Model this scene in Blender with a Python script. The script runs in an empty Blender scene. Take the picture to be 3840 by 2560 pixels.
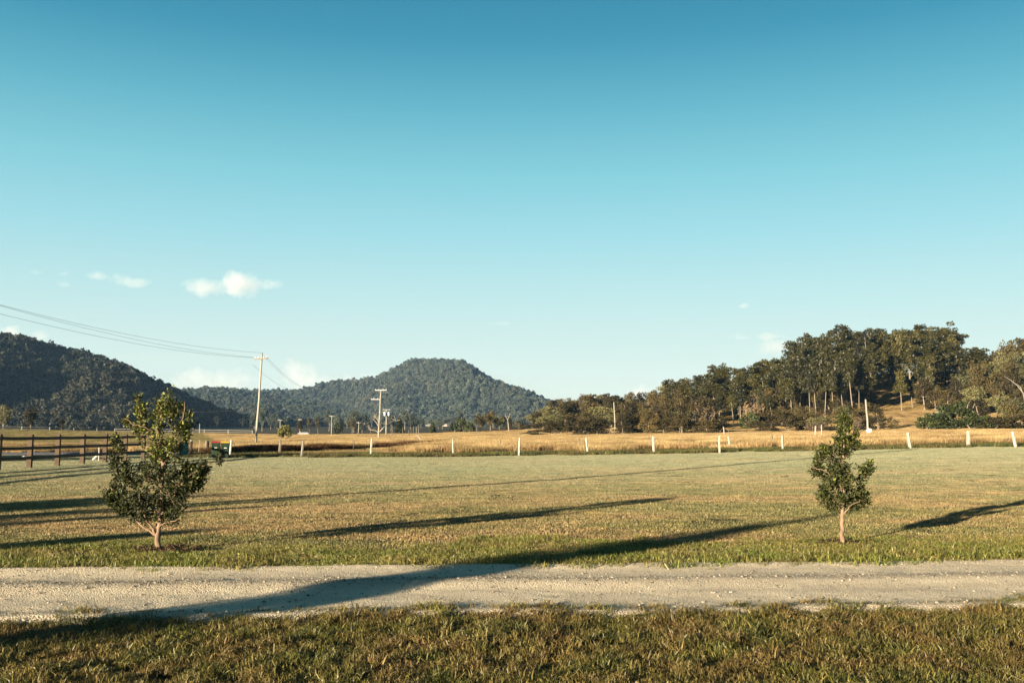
import bpy, math, random
import numpy as np
from mathutils import Vector, Matrix
R = math.radians
sc = bpy.context.scene
C = sc.collection
F = 3733.0
CAMZ = 1.6
PITCH = math.atan(340 / F)
# ------------------------------------------------------------------ camera, sky, sun
cd = bpy.data.cameras.new('camera'); cam = bpy.data.objects.new('camera', cd); C.objects.link(cam)
cam.location = (0, 0, CAMZ); cam.rotation_euler = (math.pi / 2 + PITCH, 0, 0)
cd.sensor_width = 36; cd.lens = 36 * F / 3840; cd.clip_start = .1; cd.clip_end = 40000
sc.camera = cam
SUN_AZ, SUN_EL = R(39.3), R(8.5)          # azimuth in which the light travels, measured from +Y to +X
w = bpy.data.worlds.new('World'); sc.world = w; w.use_nodes = True
nt = w.node_tree; bg = nt.nodes['Background']
sky = nt.nodes.new('ShaderNodeTexSky'); sky.sky_type = 'NISHITA'; sky.sun_disc = False
sky.sun_elevation = SUN_EL; sky.sun_rotation = SUN_AZ + math.pi
sky.altitude = 100; sky.air_density = 1.0; sky.dust_density = 0.3; sky.ozone_density = 2.0
hs = nt.nodes.new('ShaderNodeHueSaturation'); hs.inputs['Saturation'].default_value = 1.35; hs.inputs['Hue'].default_value = 0.478
nt.links.new(sky.outputs[0], hs.inputs['Color'])
mx = nt.nodes.new('ShaderNodeMix'); mx.data_type = 'RGBA'; mx.blend_type = 'MULTIPLY'; mx.inputs[0].default_value = 1
mx.inputs[7].default_value = (1.0, 1.0, 1.0, 1)
nt.links.new(hs.outputs[0], mx.inputs[6])
# clear-air gradient by elevation, blended with the Nishita sky
EXPO, SKY = 2.05, 0.05
wt = nt.nodes.new('ShaderNodeTexCoord'); sx_ = nt.nodes.new('ShaderNodeSeparateXYZ'); nt.links.new(wt.outputs['Generated'], sx_.inputs[0])
wr = nt.nodes.new('ShaderNodeValToRGB'); nt.links.new(sx_.outputs[2], wr.inputs[0])
K = 1 / (SKY * 2 ** EXPO)
st = [(0.0, (.88, .96, .85)), (.066, (.74, .875, .80)), (.144, (.53, .80, .80)), (.196, (.38, .73, .79)), (.253, (.25, .63, .71)), (.32, (.125, .455, .58)), (.376, (.052, .31, .46)), (.45, (.024, .20, .34)), (.65, (.008, .07, .17)), (1.0, (.004, .03, .09))]
while len(wr.color_ramp.elements) < len(st): wr.color_ramp.elements.new(.5)
for e_, (p_, c_) in zip(wr.color_ramp.elements, st): e_.position = p_
for e_, (p_, c_) in zip(wr.color_ramp.elements, st): e_.position = p_; e_.color = (*[q_ * K for q_ in c_], 1)
m2 = nt.nodes.new('ShaderNodeMix'); m2.data_type = 'RGBA'; m2.inputs[0].default_value = .92
nt.links.new(mx.outputs[2], m2.inputs[6]); nt.links.new(wr.outputs[0], m2.inputs[7]); nt.links.new(m2.outputs[2], bg.inputs[0])
bg.inputs[1].default_value = SKY
sl = bpy.data.lights.new('sun', 'SUN'); sun = bpy.data.objects.new('sun', sl); C.objects.link(sun)
sl.energy = 5.0; sl.angle = R(0.53); sl.color = (1.0, 0.835, 0.61)
ld = Vector((math.sin(SUN_AZ) * math.cos(SUN_EL), math.cos(SUN_AZ) * math.cos(SUN_EL), -math.sin(SUN_EL)))
sun.rotation_euler = ld.to_track_quat('-Z', 'Y').to_euler()
sc.view_settings.view_transform = 'Standard'; sc.view_settings.look = 'None'
sc.view_settings.exposure = EXPO; sc.view_settings.gamma = 1
sc.render.engine = 'CYCLES'
sc.cycles.max_bounces = 6; sc.cycles.diffuse_bounces = 2; sc.cycles.glossy_bounces = 2; sc.cycles.volume_bounces = 1
sc.cycles.transparent_max_bounces = 8; sc.cycles.use_denoising = True
SX, SY, SL = math.sin(SUN_AZ), math.cos(SUN_AZ), 1 / math.tan(SUN_EL)

# ------------------------------------------------------------------ helpers
rng = np.random.default_rng(7)
def sstep(a, b, x):
    t = np.clip((x - a) / (b - a), 0, 1); return t * t * (3 - 2 * t)
def _h(ix, iy, s):
    n = (ix * 374761393 + iy * 668265263 + s * 1442695041) & 0xffffffff
    n = ((n ^ (n >> 13)) * 1274126177) & 0xffffffff
    return ((n ^ (n >> 16)) & 0xffff) / 65535.0
def vnoise(x, y, s=0):
    x = np.asarray(x, float); y = np.asarray(y, float)
    ix = np.floor(x).astype(np.int64); iy = np.floor(y).astype(np.int64)
    fx = x - ix; fy = y - iy; fx = fx * fx * (3 - 2 * fx); fy = fy * fy * (3 - 2 * fy)
    a = _h(ix, iy, s); b = _h(ix + 1, iy, s); c = _h(ix, iy + 1, s); d = _h(ix + 1, iy + 1, s)
    return (a + (b - a) * fx) * (1 - fy) + (c + (d - c) * fx) * fy
def fbm(x, y, s=0, o=4):
    r = 0; a = .5; t = 0
    for i in range(o):
        r = r + a * vnoise(np.asarray(x) * 2 ** i, np.asarray(y) * 2 ** i, s + i * 17); t += a; a *= .5
    return r / t
def G(x, y):
    x = np.asarray(x, float); y = np.asarray(y, float)
    z = 0.0195 * np.logaddexp(0, (x + 3) / 5) * 5 * sstep(13, 52, y) * (1 - .6 * sstep(120, 260, y))
    z = np.minimum(z, 2.2)
    z = z + 25 * np.exp(-((x - 160) ** 2 + (y - 430) ** 2) / (2 * 85 ** 2)) * sstep(160, 250, y)
    z = z + 2.3 * np.exp(-((x + 150) ** 2 / (2 * 60 ** 2) + (y - 240) ** 2 / (2 * 50 ** 2)))
    z = z + 9 * sstep(420, 1300, y) * sstep(-900, -200, x)
    z = z + .05 * (fbm(x / 6, y / 6, 3) - .5) * sstep(14, 30, y) + .6 * (fbm(x / 60, y / 60, 5) - .5) * sstep(130, 300, y)
    return z
def g(x, y): return float(G(x, y))
def ray(px, py):
    u = (px - 1920) / F; v = (1280 - py) / F
    c, s = math.cos(PITCH), math.sin(PITCH)
    return u, c - v * s, s + v * c
def P(px, py, D):
    u, fy, fz = ray(px, py); t = D / fy
    return Vector((u * t, D, CAMZ + fz * t))
def X(px, D): return (px - 1920) / F * D * math.sqrt(1 + (340 / F) ** 2) * .996
def X(px, D): return P(px, 1620, D).x

def new_mesh(name, V, quads=None, tris=None, attrs=None, smooth=False, mat=None):
    me = bpy.data.meshes.new(name)
    V = np.asarray(V, np.float32).reshape(-1, 3)
    ls = []; st = []; tot = []
    n = 0
    for Fa, k in ((quads, 4), (tris, 3)):
        if Fa is not None and len(Fa):
            Fa = np.asarray(Fa, np.int32).reshape(-1, k); ls.append(Fa.ravel())
            st.append(n + np.arange(len(Fa)) * k); tot.append(np.full(len(Fa), k)); n += Fa.size
    me.vertices.add(len(V)); me.vertices.foreach_set('co', V.ravel())
    if ls:
        ls = np.concatenate(ls).astype(np.int32); st = np.concatenate(st).astype(np.int32)
        me.loops.add(len(ls)); me.loops.foreach_set('vertex_index', ls)
        me.polygons.add(len(st)); me.polygons.foreach_set('loop_start', st)
        me.polygons.foreach_set('loop_total', np.concatenate(tot).astype(np.int32))
        me.polygons.foreach_set('use_smooth', np.full(len(st), smooth))
    me.update(calc_edges=True)
    for k, a in (attrs or {}).items():
        a = np.asarray(a)
        if a.ndim == 2:
            at = me.attributes.new(k, 'FLOAT_VECTOR', 'POINT'); at.data.foreach_set('vector', a.astype(np.float32).ravel())
        elif a.dtype.kind == 'i':
            at = me.attributes.new(k, 'INT', 'POINT'); at.data.foreach_set('value', a.astype(np.int32))
        else:
            at = me.attributes.new(k, 'FLOAT', 'POINT'); at.data.foreach_set('value', a.astype(np.float32))
    if mat: me.materials.append(mat)
    return me
def link(name, me, parent=None, loc=None):
    o = bpy.data.objects.new(name, me); C.objects.link(o)
    if parent: o.parent = parent
    if loc is not None: o.location = loc
    return o
def tag(o, label, cat, group=None):
    o['label'] = label; o['category'] = cat
    if group: o['group'] = group
    return o
def struct(o, kind='structure', label=None):
    o['kind'] = kind
    if label: o['label'] = label
    return o
def thing(name, label, cat, loc, rz=0, group=None):
    o = bpy.data.objects.new(name, None); C.objects.link(o); o.location = loc; o.rotation_euler = (0, 0, rz)
    o.empty_display_size = .2
    return tag(o, label, cat, group)
def dup(root, loc, rz=0, scale=(1, 1, 1), label=None, group=None):
    r = root.copy(); C.objects.link(r); r.location = loc; r.rotation_euler = (0, 0, rz); r.scale = scale
    if label: r['label'] = label
    if group: r['group'] = group
    for ch in list(root.children):
        c = ch.copy(); C.objects.link(c); c.parent = r
        for q in ch.children:
            d = q.copy(); C.objects.link(d); d.parent = c
    return r

class MB:                                   # collects shapes, links them as ONE mesh
    def __init__(s): s.V = []; s.Q = []; s.T = []; s.n = 0
    def add(s, V, Q=None, T=None):
        V = np.asarray(V, float).reshape(-1, 3)
        s.V.append(V)
        if Q is not None and len(Q): s.Q.append(np.asarray(Q).reshape(-1, 4) + s.n)
        if T is not None and len(T): s.T.append(np.asarray(T).reshape(-1, 3) + s.n)
        s.n += len(V); return s
    def box(s, c, d, rot=None, taper=1.0):
        a = np.array([[x, y, z] for z in (-.5, .5) for y in (-.5, .5) for x in (-.5, .5)]) * np.array(d)
        a[4:, :2] *= taper
        if rot is not None: a = a @ np.array(Matrix(rot).transposed()) if not isinstance(rot, (int, float)) else a @ np.array(Matrix.Rotation(rot, 3, 'Z').transposed())
        return s.add(a + np.array(c), [[0, 2, 3, 1], [4, 5, 7, 6], [0, 1, 5, 4], [1, 3, 7, 5], [3, 2, 6, 7], [2, 0, 4, 6]])
    def tube(s, pts, rad, seg=8, cap=True, jit=0):
        pts = np.asarray(pts, float); n = len(pts); rad = np.broadcast_to(np.asarray(rad, float), (n,))
        tg = np.gradient(pts, axis=0); tg /= np.linalg.norm(tg, axis=1, keepdims=True) + 1e-9
        ref = np.array([0, 0, 1.]) if abs(tg[0][2]) < .9 else np.array([1., 0, 0])
        ang = np.linspace(0, 2 * np.pi, seg, endpoint=False)
        V = []
        u = np.cross(tg[0], ref); u /= np.linalg.norm(u)
        for i in range(n):
            u = u - tg[i] * np.dot(u, tg[i]); u /= np.linalg.norm(u) + 1e-9
            v = np.cross(tg[i], u)
            rr = rad[i] * (1 + (jit * (rng.random(seg) - .5) if jit else 0))
            V.append(pts[i] + (np.cos(ang) * rr)[:, None] * u + (np.sin(ang) * rr)[:, None] * v)
        V = np.concatenate(V)
        Q = [[i * seg + j, i * seg + (j + 1) % seg, (i + 1) * seg + (j + 1) % seg, (i + 1) * seg + j] for i in range(n - 1) for j in range(seg)]
        T = []
        if cap:
            V = np.concatenate([V, pts[:1], pts[-1:]]); a = n * seg; b = a + 1
            T = [[a, (j + 1) % seg, j] for j in range(seg)] + [[b, (n - 1) * seg + j, (n - 1) * seg + (j + 1) % seg] for j in range(seg)]
        return s.add(V, Q, T)
    def build(s, name, mat, parent=None, smooth=False, loc=None, attrs=None):
        return link(name, s.mesh(name, mat, smooth, attrs), parent, loc)
    def mesh(s, name, mat, smooth=False, attrs=None):
        return new_mesh(name, np.concatenate(s.V), np.concatenate(s.Q) if s.Q else None, np.concatenate(s.T) if s.T else None, attrs, smooth, mat)

# ------------------------------------------------------------------ materials
def mat_new(name):
    m = bpy.data.materials.new(name); m.use_nodes = True
    t = m.node_tree; return m, t, t.nodes['Principled BSDF']
def N(t, k, **kw):
    n = t.nodes.new(k)
    for a, b in kw.items(): setattr(n, a, b)
    return n
def ramp(t, fac, stops, interp='LINEAR'):
    r = N(t, 'ShaderNodeValToRGB'); r.color_ramp.interpolation = interp
    e = r.color_ramp.elements
    e[0].position, e[0].color = stops[0][0], (*stops[0][1], 1)
    e[1].position, e[1].color = stops[-1][0], (*stops[-1][1], 1)
    for p, c in stops[1:-1]:
        q = e.new(p); q.color = (*c, 1)
    t.links.new(fac, r.inputs[0]); return r.outputs[0]
def noise(t, vec, scale, detail=4, rough=.55):
    n = N(t, 'ShaderNodeTexNoise'); n.inputs['Scale'].default_value = scale
    n.inputs['Detail'].default_value = detail; n.inputs['Roughness'].default_value = rough
    if vec is not None: t.links.new(vec, n.inputs['Vector'])
    return n.outputs[0]
def math_(t, op, a, b=None, c=None, clamp=False):
    n = N(t, 'ShaderNodeMath', operation=op); n.use_clamp = clamp
    for i, v in enumerate((a, b, c)):
        if v is None: continue
        if isinstance(v, (int, float)): n.inputs[i].default_value = v
        else: t.links.new(v, n.inputs[i])
    return n.outputs[0]
def mix(t, f, a, b, mode='MIX'):
    n = N(t, 'ShaderNodeMix', data_type='RGBA', blend_type=mode)
    for i, v in ((0, f), (6, a), (7, b)):
        if isinstance(v, (int, float)): n.inputs[i].default_value = v
        elif isinstance(v, tuple): n.inputs[i].default_value = (*v, 1)
        else: t.links.new(v, n.inputs[i])
    return n.outputs[2]
def bump(t, p, h, strength, dist):
    b = N(t, 'ShaderNodeBump'); b.inputs['Strength'].default_value = strength; b.inputs['Distance'].default_value = dist
    t.links.new(h, b.inputs['Height']); t.links.new(b.outputs[0], p.inputs['Normal'])
def simple(name, col, rough=.6, var=.25, scale=6, metal=0, bmp=.0, grain=None):
    m, t, p = mat_new(name)
    tc = N(t, 'ShaderNodeTexCoord'); v = tc.outputs['Object']
    if grain:
        mp = N(t, 'ShaderNodeMapping'); mp.inputs['Scale'].default_value = grain; t.links.new(v, mp.inputs[0]); v = mp.outputs[0]
    n = noise(t, v, scale)
    c = ramp(t, n, [(.3, tuple(x * (1 - var) for x in col)), (.7, tuple(min(1, x * (1 + var)) for x in col))])
    oi = N(t, 'ShaderNodeObjectInfo')
    k = math_(t, 'MULTIPLY_ADD', oi.outputs['Random'], .3, .85)
    c = mix(t, 1.0, c, k, 'MULTIPLY')
    t.links.new(c, p.inputs['Base Color']); p.inputs['Roughness'].default_value = rough; p.inputs['Metallic'].default_value = metal
    p.inputs['Specular IOR Level'].default_value = .3
    if bmp: bump(t, p, n, bmp, .02)
    return m
def leaf_mat(name, cols, rough=.55, spec=.3, transl=.25, patch=None, patch_scale=.15, pamt=.6, lo=.7, hi=1.3, tip=None, rand_amt=.45):
    """cols: stops over the per-leaf tint; patch: world noise colour; random per instance brightness"""
    m, t, p = mat_new(name)
    at = N(t, 'ShaderNodeAttribute', attribute_name='tint')
    oi = N(t, 'ShaderNodeObjectInfo')
    f = math_(t, 'ADD', math_(t, 'MULTIPLY', at.outputs['Fac'], 1 - rand_amt), math_(t, 'MULTIPLY', oi.outputs['Random'], rand_amt))
    c = ramp(t, f, cols)
    if patch:
        geo = N(t, 'ShaderNodeNewGeometry')
        n = noise(t, geo.outputs['Position'], patch_scale, 5, .6)
        fac = ramp(t, n, [(.38, (0, 0, 0)), (.62, (1, 1, 1))])
        c = mix(t, math_(t, 'MULTIPLY', fac, pamt), c, mix(t, math_(t, 'MULTIPLY', at.outputs['Fac'], .6), patch, c))
        n2 = noise(t, geo.outputs['Position'], patch_scale * 9, 3, .6)
        k2 = math_(t, 'MULTIPLY_ADD', n2, .9, .55)
        c = mix(t, 1.0, c, k2, 'MULTIPLY')
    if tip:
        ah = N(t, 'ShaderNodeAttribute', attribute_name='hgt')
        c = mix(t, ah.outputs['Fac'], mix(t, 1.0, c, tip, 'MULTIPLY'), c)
    k = math_(t, 'MULTIPLY_ADD', oi.outputs['Random'], hi - lo, lo)
    c = mix(t, 1.0, c, k, 'MULTIPLY')
    t.links.new(c, p.inputs['Base Color']); p.inputs['Roughness'].default_value = rough
    p.inputs['Specular IOR Level'].default_value = spec
    if transl:
        tr = N(t, 'ShaderNodeBsdfTranslucent'); t.links.new(c, tr.inputs[0])
        ms = N(t, 'ShaderNodeMixShader'); ms.inputs[0].default_value = transl
        t.links.new(p.outputs[0], ms.inputs[1]); t.links.new(tr.outputs[0], ms.inputs[2])
        t.links.new(ms.outputs[0], t.nodes['Material Output'].inputs[0])
    return m

# ------------------------------------------------------------------ scatter: one object, own prototypes + points, geometry nodes
def scatter(name, protos, pts, var, rot, scl, mat, label):
    """protos: list of (V, quads, attrs dict incl. tint)"""
    Vs, Qs, kind, at, n = [], [], [], {}, 0
    keys = set().union(*[set(p[2]) for p in protos])
    for k, (V, Q, A) in enumerate(protos):
        Vs.append(V); Qs.append(np.asarray(Q) + n); kind.append(np.full(len(V), k + 1)); n += len(V)
        for q in keys: at.setdefault(q, []).append(np.asarray(A[q], float))
    m = len(pts)
    Vs.append(pts); kind.append(np.zeros(m, int))
    A = {q: np.concatenate(v + [np.zeros(m)]) for q, v in at.items()}
    z = lambda a, d: np.concatenate([np.zeros((n, d)) if d > 1 else np.zeros(n), a])
    A['pk'] = np.concatenate(kind).astype(int)
    A['vk'] = np.concatenate([np.full(n, -1), var]).astype(int)
    A['rt'] = z(rot, 3); A['sl'] = z(scl, 3)
    me = new_mesh(name, np.concatenate(Vs), np.concatenate(Qs), None, A, False, mat)
    o = link(name, me); struct(o, 'stuff', label)
    ng = bpy.data.node_groups.new(name + '_scatter', 'GeometryNodeTree')
    ng.interface.new_socket('Geometry', in_out='INPUT', socket_type='NodeSocketGeometry')
    ng.interface.new_socket('Geometry', in_out='OUTPUT', socket_type='NodeSocketGeometry')
    gi = ng.nodes.new('NodeGroupInput'); go = ng.nodes.new('NodeGroupOutput'); jn = ng.nodes.new('GeometryNodeJoinGeometry')
    L = ng.links.new
    def na(nm, ty):
        a = ng.nodes.new('GeometryNodeInputNamedAttribute'); a.data_type = ty; a.inputs[0].default_value = nm; return a.outputs[0]
    def eq(a, v):
        c = ng.nodes.new('FunctionNodeCompare'); c.data_type = 'INT'; c.operation = 'EQUAL'
        L(a, c.inputs[2]); c.inputs[3].default_value = v; return c.outputs[0]
    pk = na('pk', 'INT'); vk = na('vk', 'INT')
    e = ng.nodes.new('FunctionNodeEulerToRotation'); L(na('rt', 'FLOAT_VECTOR'), e.inputs[0])
    sv = na('sl', 'FLOAT_VECTOR')
    for k in range(len(protos)):
        a = ng.nodes.new('GeometryNodeSeparateGeometry'); L(gi.outputs[0], a.inputs[0]); L(eq(pk, k + 1), a.inputs[1])
        b = ng.nodes.new('GeometryNodeSeparateGeometry'); L(gi.outputs[0], b.inputs[0]); L(eq(vk, k), b.inputs[1])
        ip = ng.nodes.new('GeometryNodeInstanceOnPoints')
        L(b.outputs[0], ip.inputs['Points']); L(a.outputs[0], ip.inputs['Instance'])
        L(e.outputs[0], ip.inputs['Rotation']); L(sv, ip.inputs['Scale'])
        L(ip.outputs[0], jn.inputs[0])
    L(jn.outputs[0], go.inputs[0])
    md = o.modifiers.new('scatter', 'NODES'); md.node_group = ng
    return o

def tilt_rot(x, y, spin, k=1.0):
    e = .8; out = np.zeros((len(x), 3)); dx = (G(x + e, y) - G(x - e, y)) / (2 * e); dy = (G(x, y + e) - G(x, y - e)) / (2 * e)
    up = Vector((0, 0, 1))
    for i in range(len(x)):
        q_ = up.rotation_difference(Vector((-dx[i] * k, -dy[i] * k, 1))).to_matrix() @ Matrix.Rotation(spin[i], 3, 'Z')
        out[i] = q_.to_euler()
    return out
def blades(n, size, lmin, lmax, wid, lean, seed, curl=.5, tint_pow=1.0, ring=None):
    r = np.random.default_rng(seed)
    x = (r.random(n) - .5) * size; y = (r.random(n) - .5) * size
    L = lmin + (lmax - lmin) * r.random(n) ** 1.5
    a = r.random(n) * 2 * np.pi; ln = lean * (.2 + r.random(n)); b = r.random(n) * 2 * np.pi
    W = wid * (.6 + .8 * r.random(n))
    dx, dy = np.cos(a), np.sin(a); wx, wy = np.cos(b) * W / 2, np.sin(b) * W / 2
    V = np.zeros((n, 6, 3))
    for i, (h, o, ww) in enumerate(((0, 0, 1), (.55, .35, .9), (1, 1, .15))):
        hx = x + dx * L * ln * o; hy = y + dy * L * ln * o
        hz = L * h * np.sqrt(np.maximum(.05, 1 - (ln * o * curl) ** 2)) * (1 if i < 2 else (1 - .35 * curl * ln))
        V[:, i * 2, :] = np.stack([hx - wx * ww, hy - wy * ww, hz], 1)
        V[:, i * 2 + 1, :] = np.stack([hx + wx * ww, hy + wy * ww, hz], 1)
    base = (np.arange(n) * 6)[:, None]
    Q = np.concatenate([base + np.array([0, 1, 3, 2]), base + np.array([2, 3, 5, 4])])
    tint = np.repeat(r.random(n) ** tint_pow, 6)
    hg = np.tile(np.array([0, 0, .6, .6, 1, 1.]), n)
    return V.reshape(-1, 3), Q, {'tint': tint, 'hgt': hg}

# leaf clouds for crowns
def leaves_at(c, size, r, asp=1.0, droop=0.0):
    n = len(c)
    nv = r.normal(size=(n, 3)); nv[:, 2] = nv[:, 2] * .8 + .25; nv /= np.linalg.norm(nv, axis=1, keepdims=True)
    u = np.cross(nv, r.normal(size=(n, 3))); u /= np.linalg.norm(u, axis=1, keepdims=True) + 1e-9
    if droop: u[:, 2] -= droop; u /= np.linalg.norm(u, axis=1, keepdims=True)
    v = np.cross(nv, u); v /= np.linalg.norm(v, axis=1, keepdims=True) + 1e-9
    s = (np.broadcast_to(size, (n,)) * (.6 + .8 * r.random(n)))[:, None]
    a = s * .5 * asp; b = s * .5
    V = np.stack([c - u * b, c + v * a, c + u * b, c - v * a], 1)       # diamond leaf clumps
    return V.reshape(-1, 3), np.arange(4 * n).reshape(-1, 4)

# ------------------------------------------------------------------ materials used
M = {}
M['bark_pale'] = simple('pale_bark', (.17, .14, .10), .8, .35, 3, grain=(3, 3, .6))
M['bark_grey'] = simple('grey_bark', (.20, .155, .115), .85, .35, 3, grain=(3, 3, .6))
M['bark_young'] = simple('young_bark', (.15, .10, .062), .8, .4, 14, grain=(1, 1, .5))
M['dead_wood'] = simple('dead_wood', (.24, .205, .16), .8, .2, 3)
M['pole_wood'] = simple('pole_wood', (.205, .195, .16), .8, .2, 2.5, grain=(6, 6, .4))
M['post_white'] = simple('bleached_post', (.27, .25, .21), .9, .3, 7, grain=(5, 5, .6), bmp=.3)
M['post_grey'] = simple('weathered_post', (.13, .11, .085), .9, .3, 7, grain=(5, 5, .6), bmp=.3)
M['rail_wood'] = simple('stained_rail', (.062, .040, .022), .8, .25, 5, grain=(1, 1, 1), bmp=.2)
M['metal'] = simple('galvanised', (.45, .46, .46), .5, .15, 9, .6)
M['ceramic'] = simple('insulator', (.55, .55, .52), .3, .1, 9)
M['wire'] = simple('wire', (.16, .17, .18), .6, .1, 9)
M['white_paint'] = simple('white_paint', (.36, .345, .32), .6, .08, 9)

GUM = [(0, (.009, .011, .003)), (.5, (.027, .026, .005)), (1, (.074, .060, .011))]
SCRUB = [(0, (.014, .012, .004)), (.5, (.038, .030, .010)), (1, (.090, .066, .022))]
M['leaf_gum'] = leaf_mat('gum_leaves', GUM, .5, .35, .15, lo=.8, hi=1.3)
M['leaf_scrub'] = leaf_mat('scrub_leaves', SCRUB, .7, .2, .15, lo=.75, hi=1.3)
M['leaf_pale'] = leaf_mat('pale_leaves', [(0, (.03, .033, .011)), (.5, (.07, .068, .024)), (1, (.13, .115, .045))], .6, .3, .15)
M['leaf_olive'] = leaf_mat('olive_leaves', [(0, (.05, .05, .014)), (.5, (.11, .105, .026)), (1, (.18, .16, .05))], .6, .3, .15)
M['leaf_dark'] = leaf_mat('dark_leaves', [(0, (.010, .015, .004)), (.5, (.026, .034, .008)), (1, (.062, .066, .016))], .5, .3, .1)
M['leaf_dry'] = leaf_mat('dry_leaves', [(0, (.05, .035, .018)), (.5, (.095, .065, .035)), (1, (.15, .105, .055))], .8, .1, .15)
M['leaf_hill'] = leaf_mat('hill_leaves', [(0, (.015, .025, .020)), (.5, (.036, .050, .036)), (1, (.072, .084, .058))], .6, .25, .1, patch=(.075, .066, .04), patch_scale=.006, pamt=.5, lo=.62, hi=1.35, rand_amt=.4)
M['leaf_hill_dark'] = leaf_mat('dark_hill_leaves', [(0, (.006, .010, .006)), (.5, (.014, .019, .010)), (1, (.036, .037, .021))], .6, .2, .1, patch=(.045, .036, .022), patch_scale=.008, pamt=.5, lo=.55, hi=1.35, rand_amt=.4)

# ================================================================== GROUND
m, t, p = mat_new('ground_soil'); M['ground'] = m
geo = N(t, 'ShaderNodeNewGeometry'); pos = geo.outputs['Position']
n1 = noise(t, pos, .12, 6, .6); n2 = noise(t, pos, 3.0, 5, .7); n3 = noise(t, pos, 25, 4, .7)
c = ramp(t, n1, [(.35, (.055, .052, .020)), (.5, (.085, .070, .030)), (.65, (.11, .08, .037))])
c = mix(t, .6, c, ramp(t, n2, [(.3, (.35, .35, .35)), (.7, (1.0, 1.0, 1.0))]), 'MULTIPLY')
c = mix(t, .5, c, ramp(t, n3, [(.3, (.4, .4, .4)), (.7, (1.1, 1.1, 1.1))]), 'MULTIPLY')
t.links.new(c, p.inputs['Base Color']); p.inputs['Roughness'].default_value = .95; p.inputs['Specular IOR Level'].default_value = .1
bump(t, p, n3, .6, .05)
def axis(lim0, lim1, fine, n):
    a = np.arcsinh(lim0 / fine); b = np.arcsinh(lim1 / fine); return np.sinh(np.linspace(a, b, n)) * fine
gx = axis(-6000, 6000, 12, 281); gy = 10 + axis(-700, 9000, 14, 301)
XX, YY = np.meshgrid(gx, gy)
ZZ = G(XX, YY) 
nx, ny = len(gx), len(gy)
def gridq(nx, ny):
    i = np.arange((ny - 1) * (nx - 1)); r_, c_ = i // (nx - 1), i % (nx - 1); a = r_ * nx + c_
    return np.stack([a, a + 1, a + nx + 1, a + nx], 1)
gnd = link('ground', new_mesh('ground', np.stack([XX, YY, ZZ], -1), gridq(nx, ny), None, None, True, M['ground'])); struct(gnd)

# ------------------------------------------------------------------ gravel driveway
def far_edge(x): return 11.86 + .052 * x + .10 * (fbm(x * .9, 0 * x + 3, 11) - .5) + .25 * (fbm(x * .2, 0 * x + 8, 12) - .5)
def near_edge(x): return 9.02 + .100 * x - .012 * x * x * (np.abs(x) < 7) - .59 * (np.abs(x) >= 7) + .16 * (fbm(x * 1.1, 0 * x + 5, 13) - .5) + .3 * (fbm(x * .25, 0 * x + 1, 14) - .5)
def near_edge(x): return 9.0 + .085 * np.clip(x, -9, 9) + .2 * (fbm(np.asarray(x) * 1.1, np.zeros_like(x) + 5, 13) - .5) + .3 * (fbm(np.asarray(x) * .25, np.zeros_like(x) + 1, 14) - .5)
rx = np.concatenate([np.linspace(-120, -14, 60, endpoint=False), np.linspace(-14, 14, 700), np.linspace(14.3, 120, 60)])
rv = np.linspace(0, 1, 90)
RX, RV = np.meshgrid(rx, rv)
E0 = near_edge(rx) - .35; E1 = far_edge(rx) + .3
RY = E0 + (E1 - E0) * RV
def road_z(x, y, v):
    prof = .045 * np.exp(-((v - .56) / .10) ** 2) + .03 * np.exp(-((v - .97) / .08) ** 2) + .03 * np.exp(-((v - .04) / .08) ** 2)
    edge = -.05 * (sstep(.94, 1, v) + sstep(.06, 0, v))
    return G(x, y) + .03 + prof + edge + .020 * (fbm(x * 2.2, y * 2.2, 21) - .5) + .007 * (fbm(x * 14, y * 14, 22, 3) - .5) + .03 * (fbm(x * .5, y * .9, 23) - .5)
RZ = road_z(RX, RY, RV)
m, t, p = mat_new('gravel_track'); M['gravel'] = m
geo = N(t, 'ShaderNodeNewGeometry'); pos = geo.outputs['Position']
at = N(t, 'ShaderNodeAttribute', attribute_name='lane')
n1 = noise(t, pos, 1.3, 6, .65); n2 = noise(t, pos, 40, 4, .75); n3 = noise(t, pos, 11, 4, .7)
mp = N(t, 'ShaderNodeMapping'); mp.inputs['Scale'].default_value = (.25, 3.5, 1); t.links.new(pos, mp.inputs[0]); n4 = noise(t, mp.outputs[0], 1, 4, .6)
c = ramp(t, n1, [(.3, (.57, .475, .335)), (.7, (.71, .605, .43))])
c = mix(t, .8, c, ramp(t, n2, [(.3, (.62, .62, .64)), (.5, (1, 1, 1)), (.72, (1.15, 1.12, 1.05))]), 'MULTIPLY')
c = mix(t, at.outputs['Fac'], c, ramp(t, n3, [(.35, (.25, .20, .145)), (.65, (.47, .405, .30))]))
c = mix(t, .5, c, ramp(t, n4, [(.35, (.72, .70, .68)), (.6, (1, 1, 1))]), 'MULTIPLY')
t.links.new(c, p.inputs['Base Color']); p.inputs['Roughness'].default_value = .95; p.inputs['Specular IOR Level'].default_value = .15
vo = N(t, 'ShaderNodeTexVoronoi'); vo.inputs['Scale'].default_value = 55; t.links.new(pos, vo.inputs['Vector'])
hh = math_(t, 'ADD', math_(t, 'MULTIPLY', vo.outputs['Distance'], -.8), math_(t, 'MULTIPLY', n2, 1.0))
bump(t, p, hh, 1.0, .025)
lane = np.clip(.75 * np.exp(-((RV - .57) / .07) ** 2) * (fbm(RX * .8, RY * 3, 31) * 1.6) + .8 * sstep(.90, 1, RV) + .55 * sstep(.13, .03, RV), 0, 1)
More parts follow.
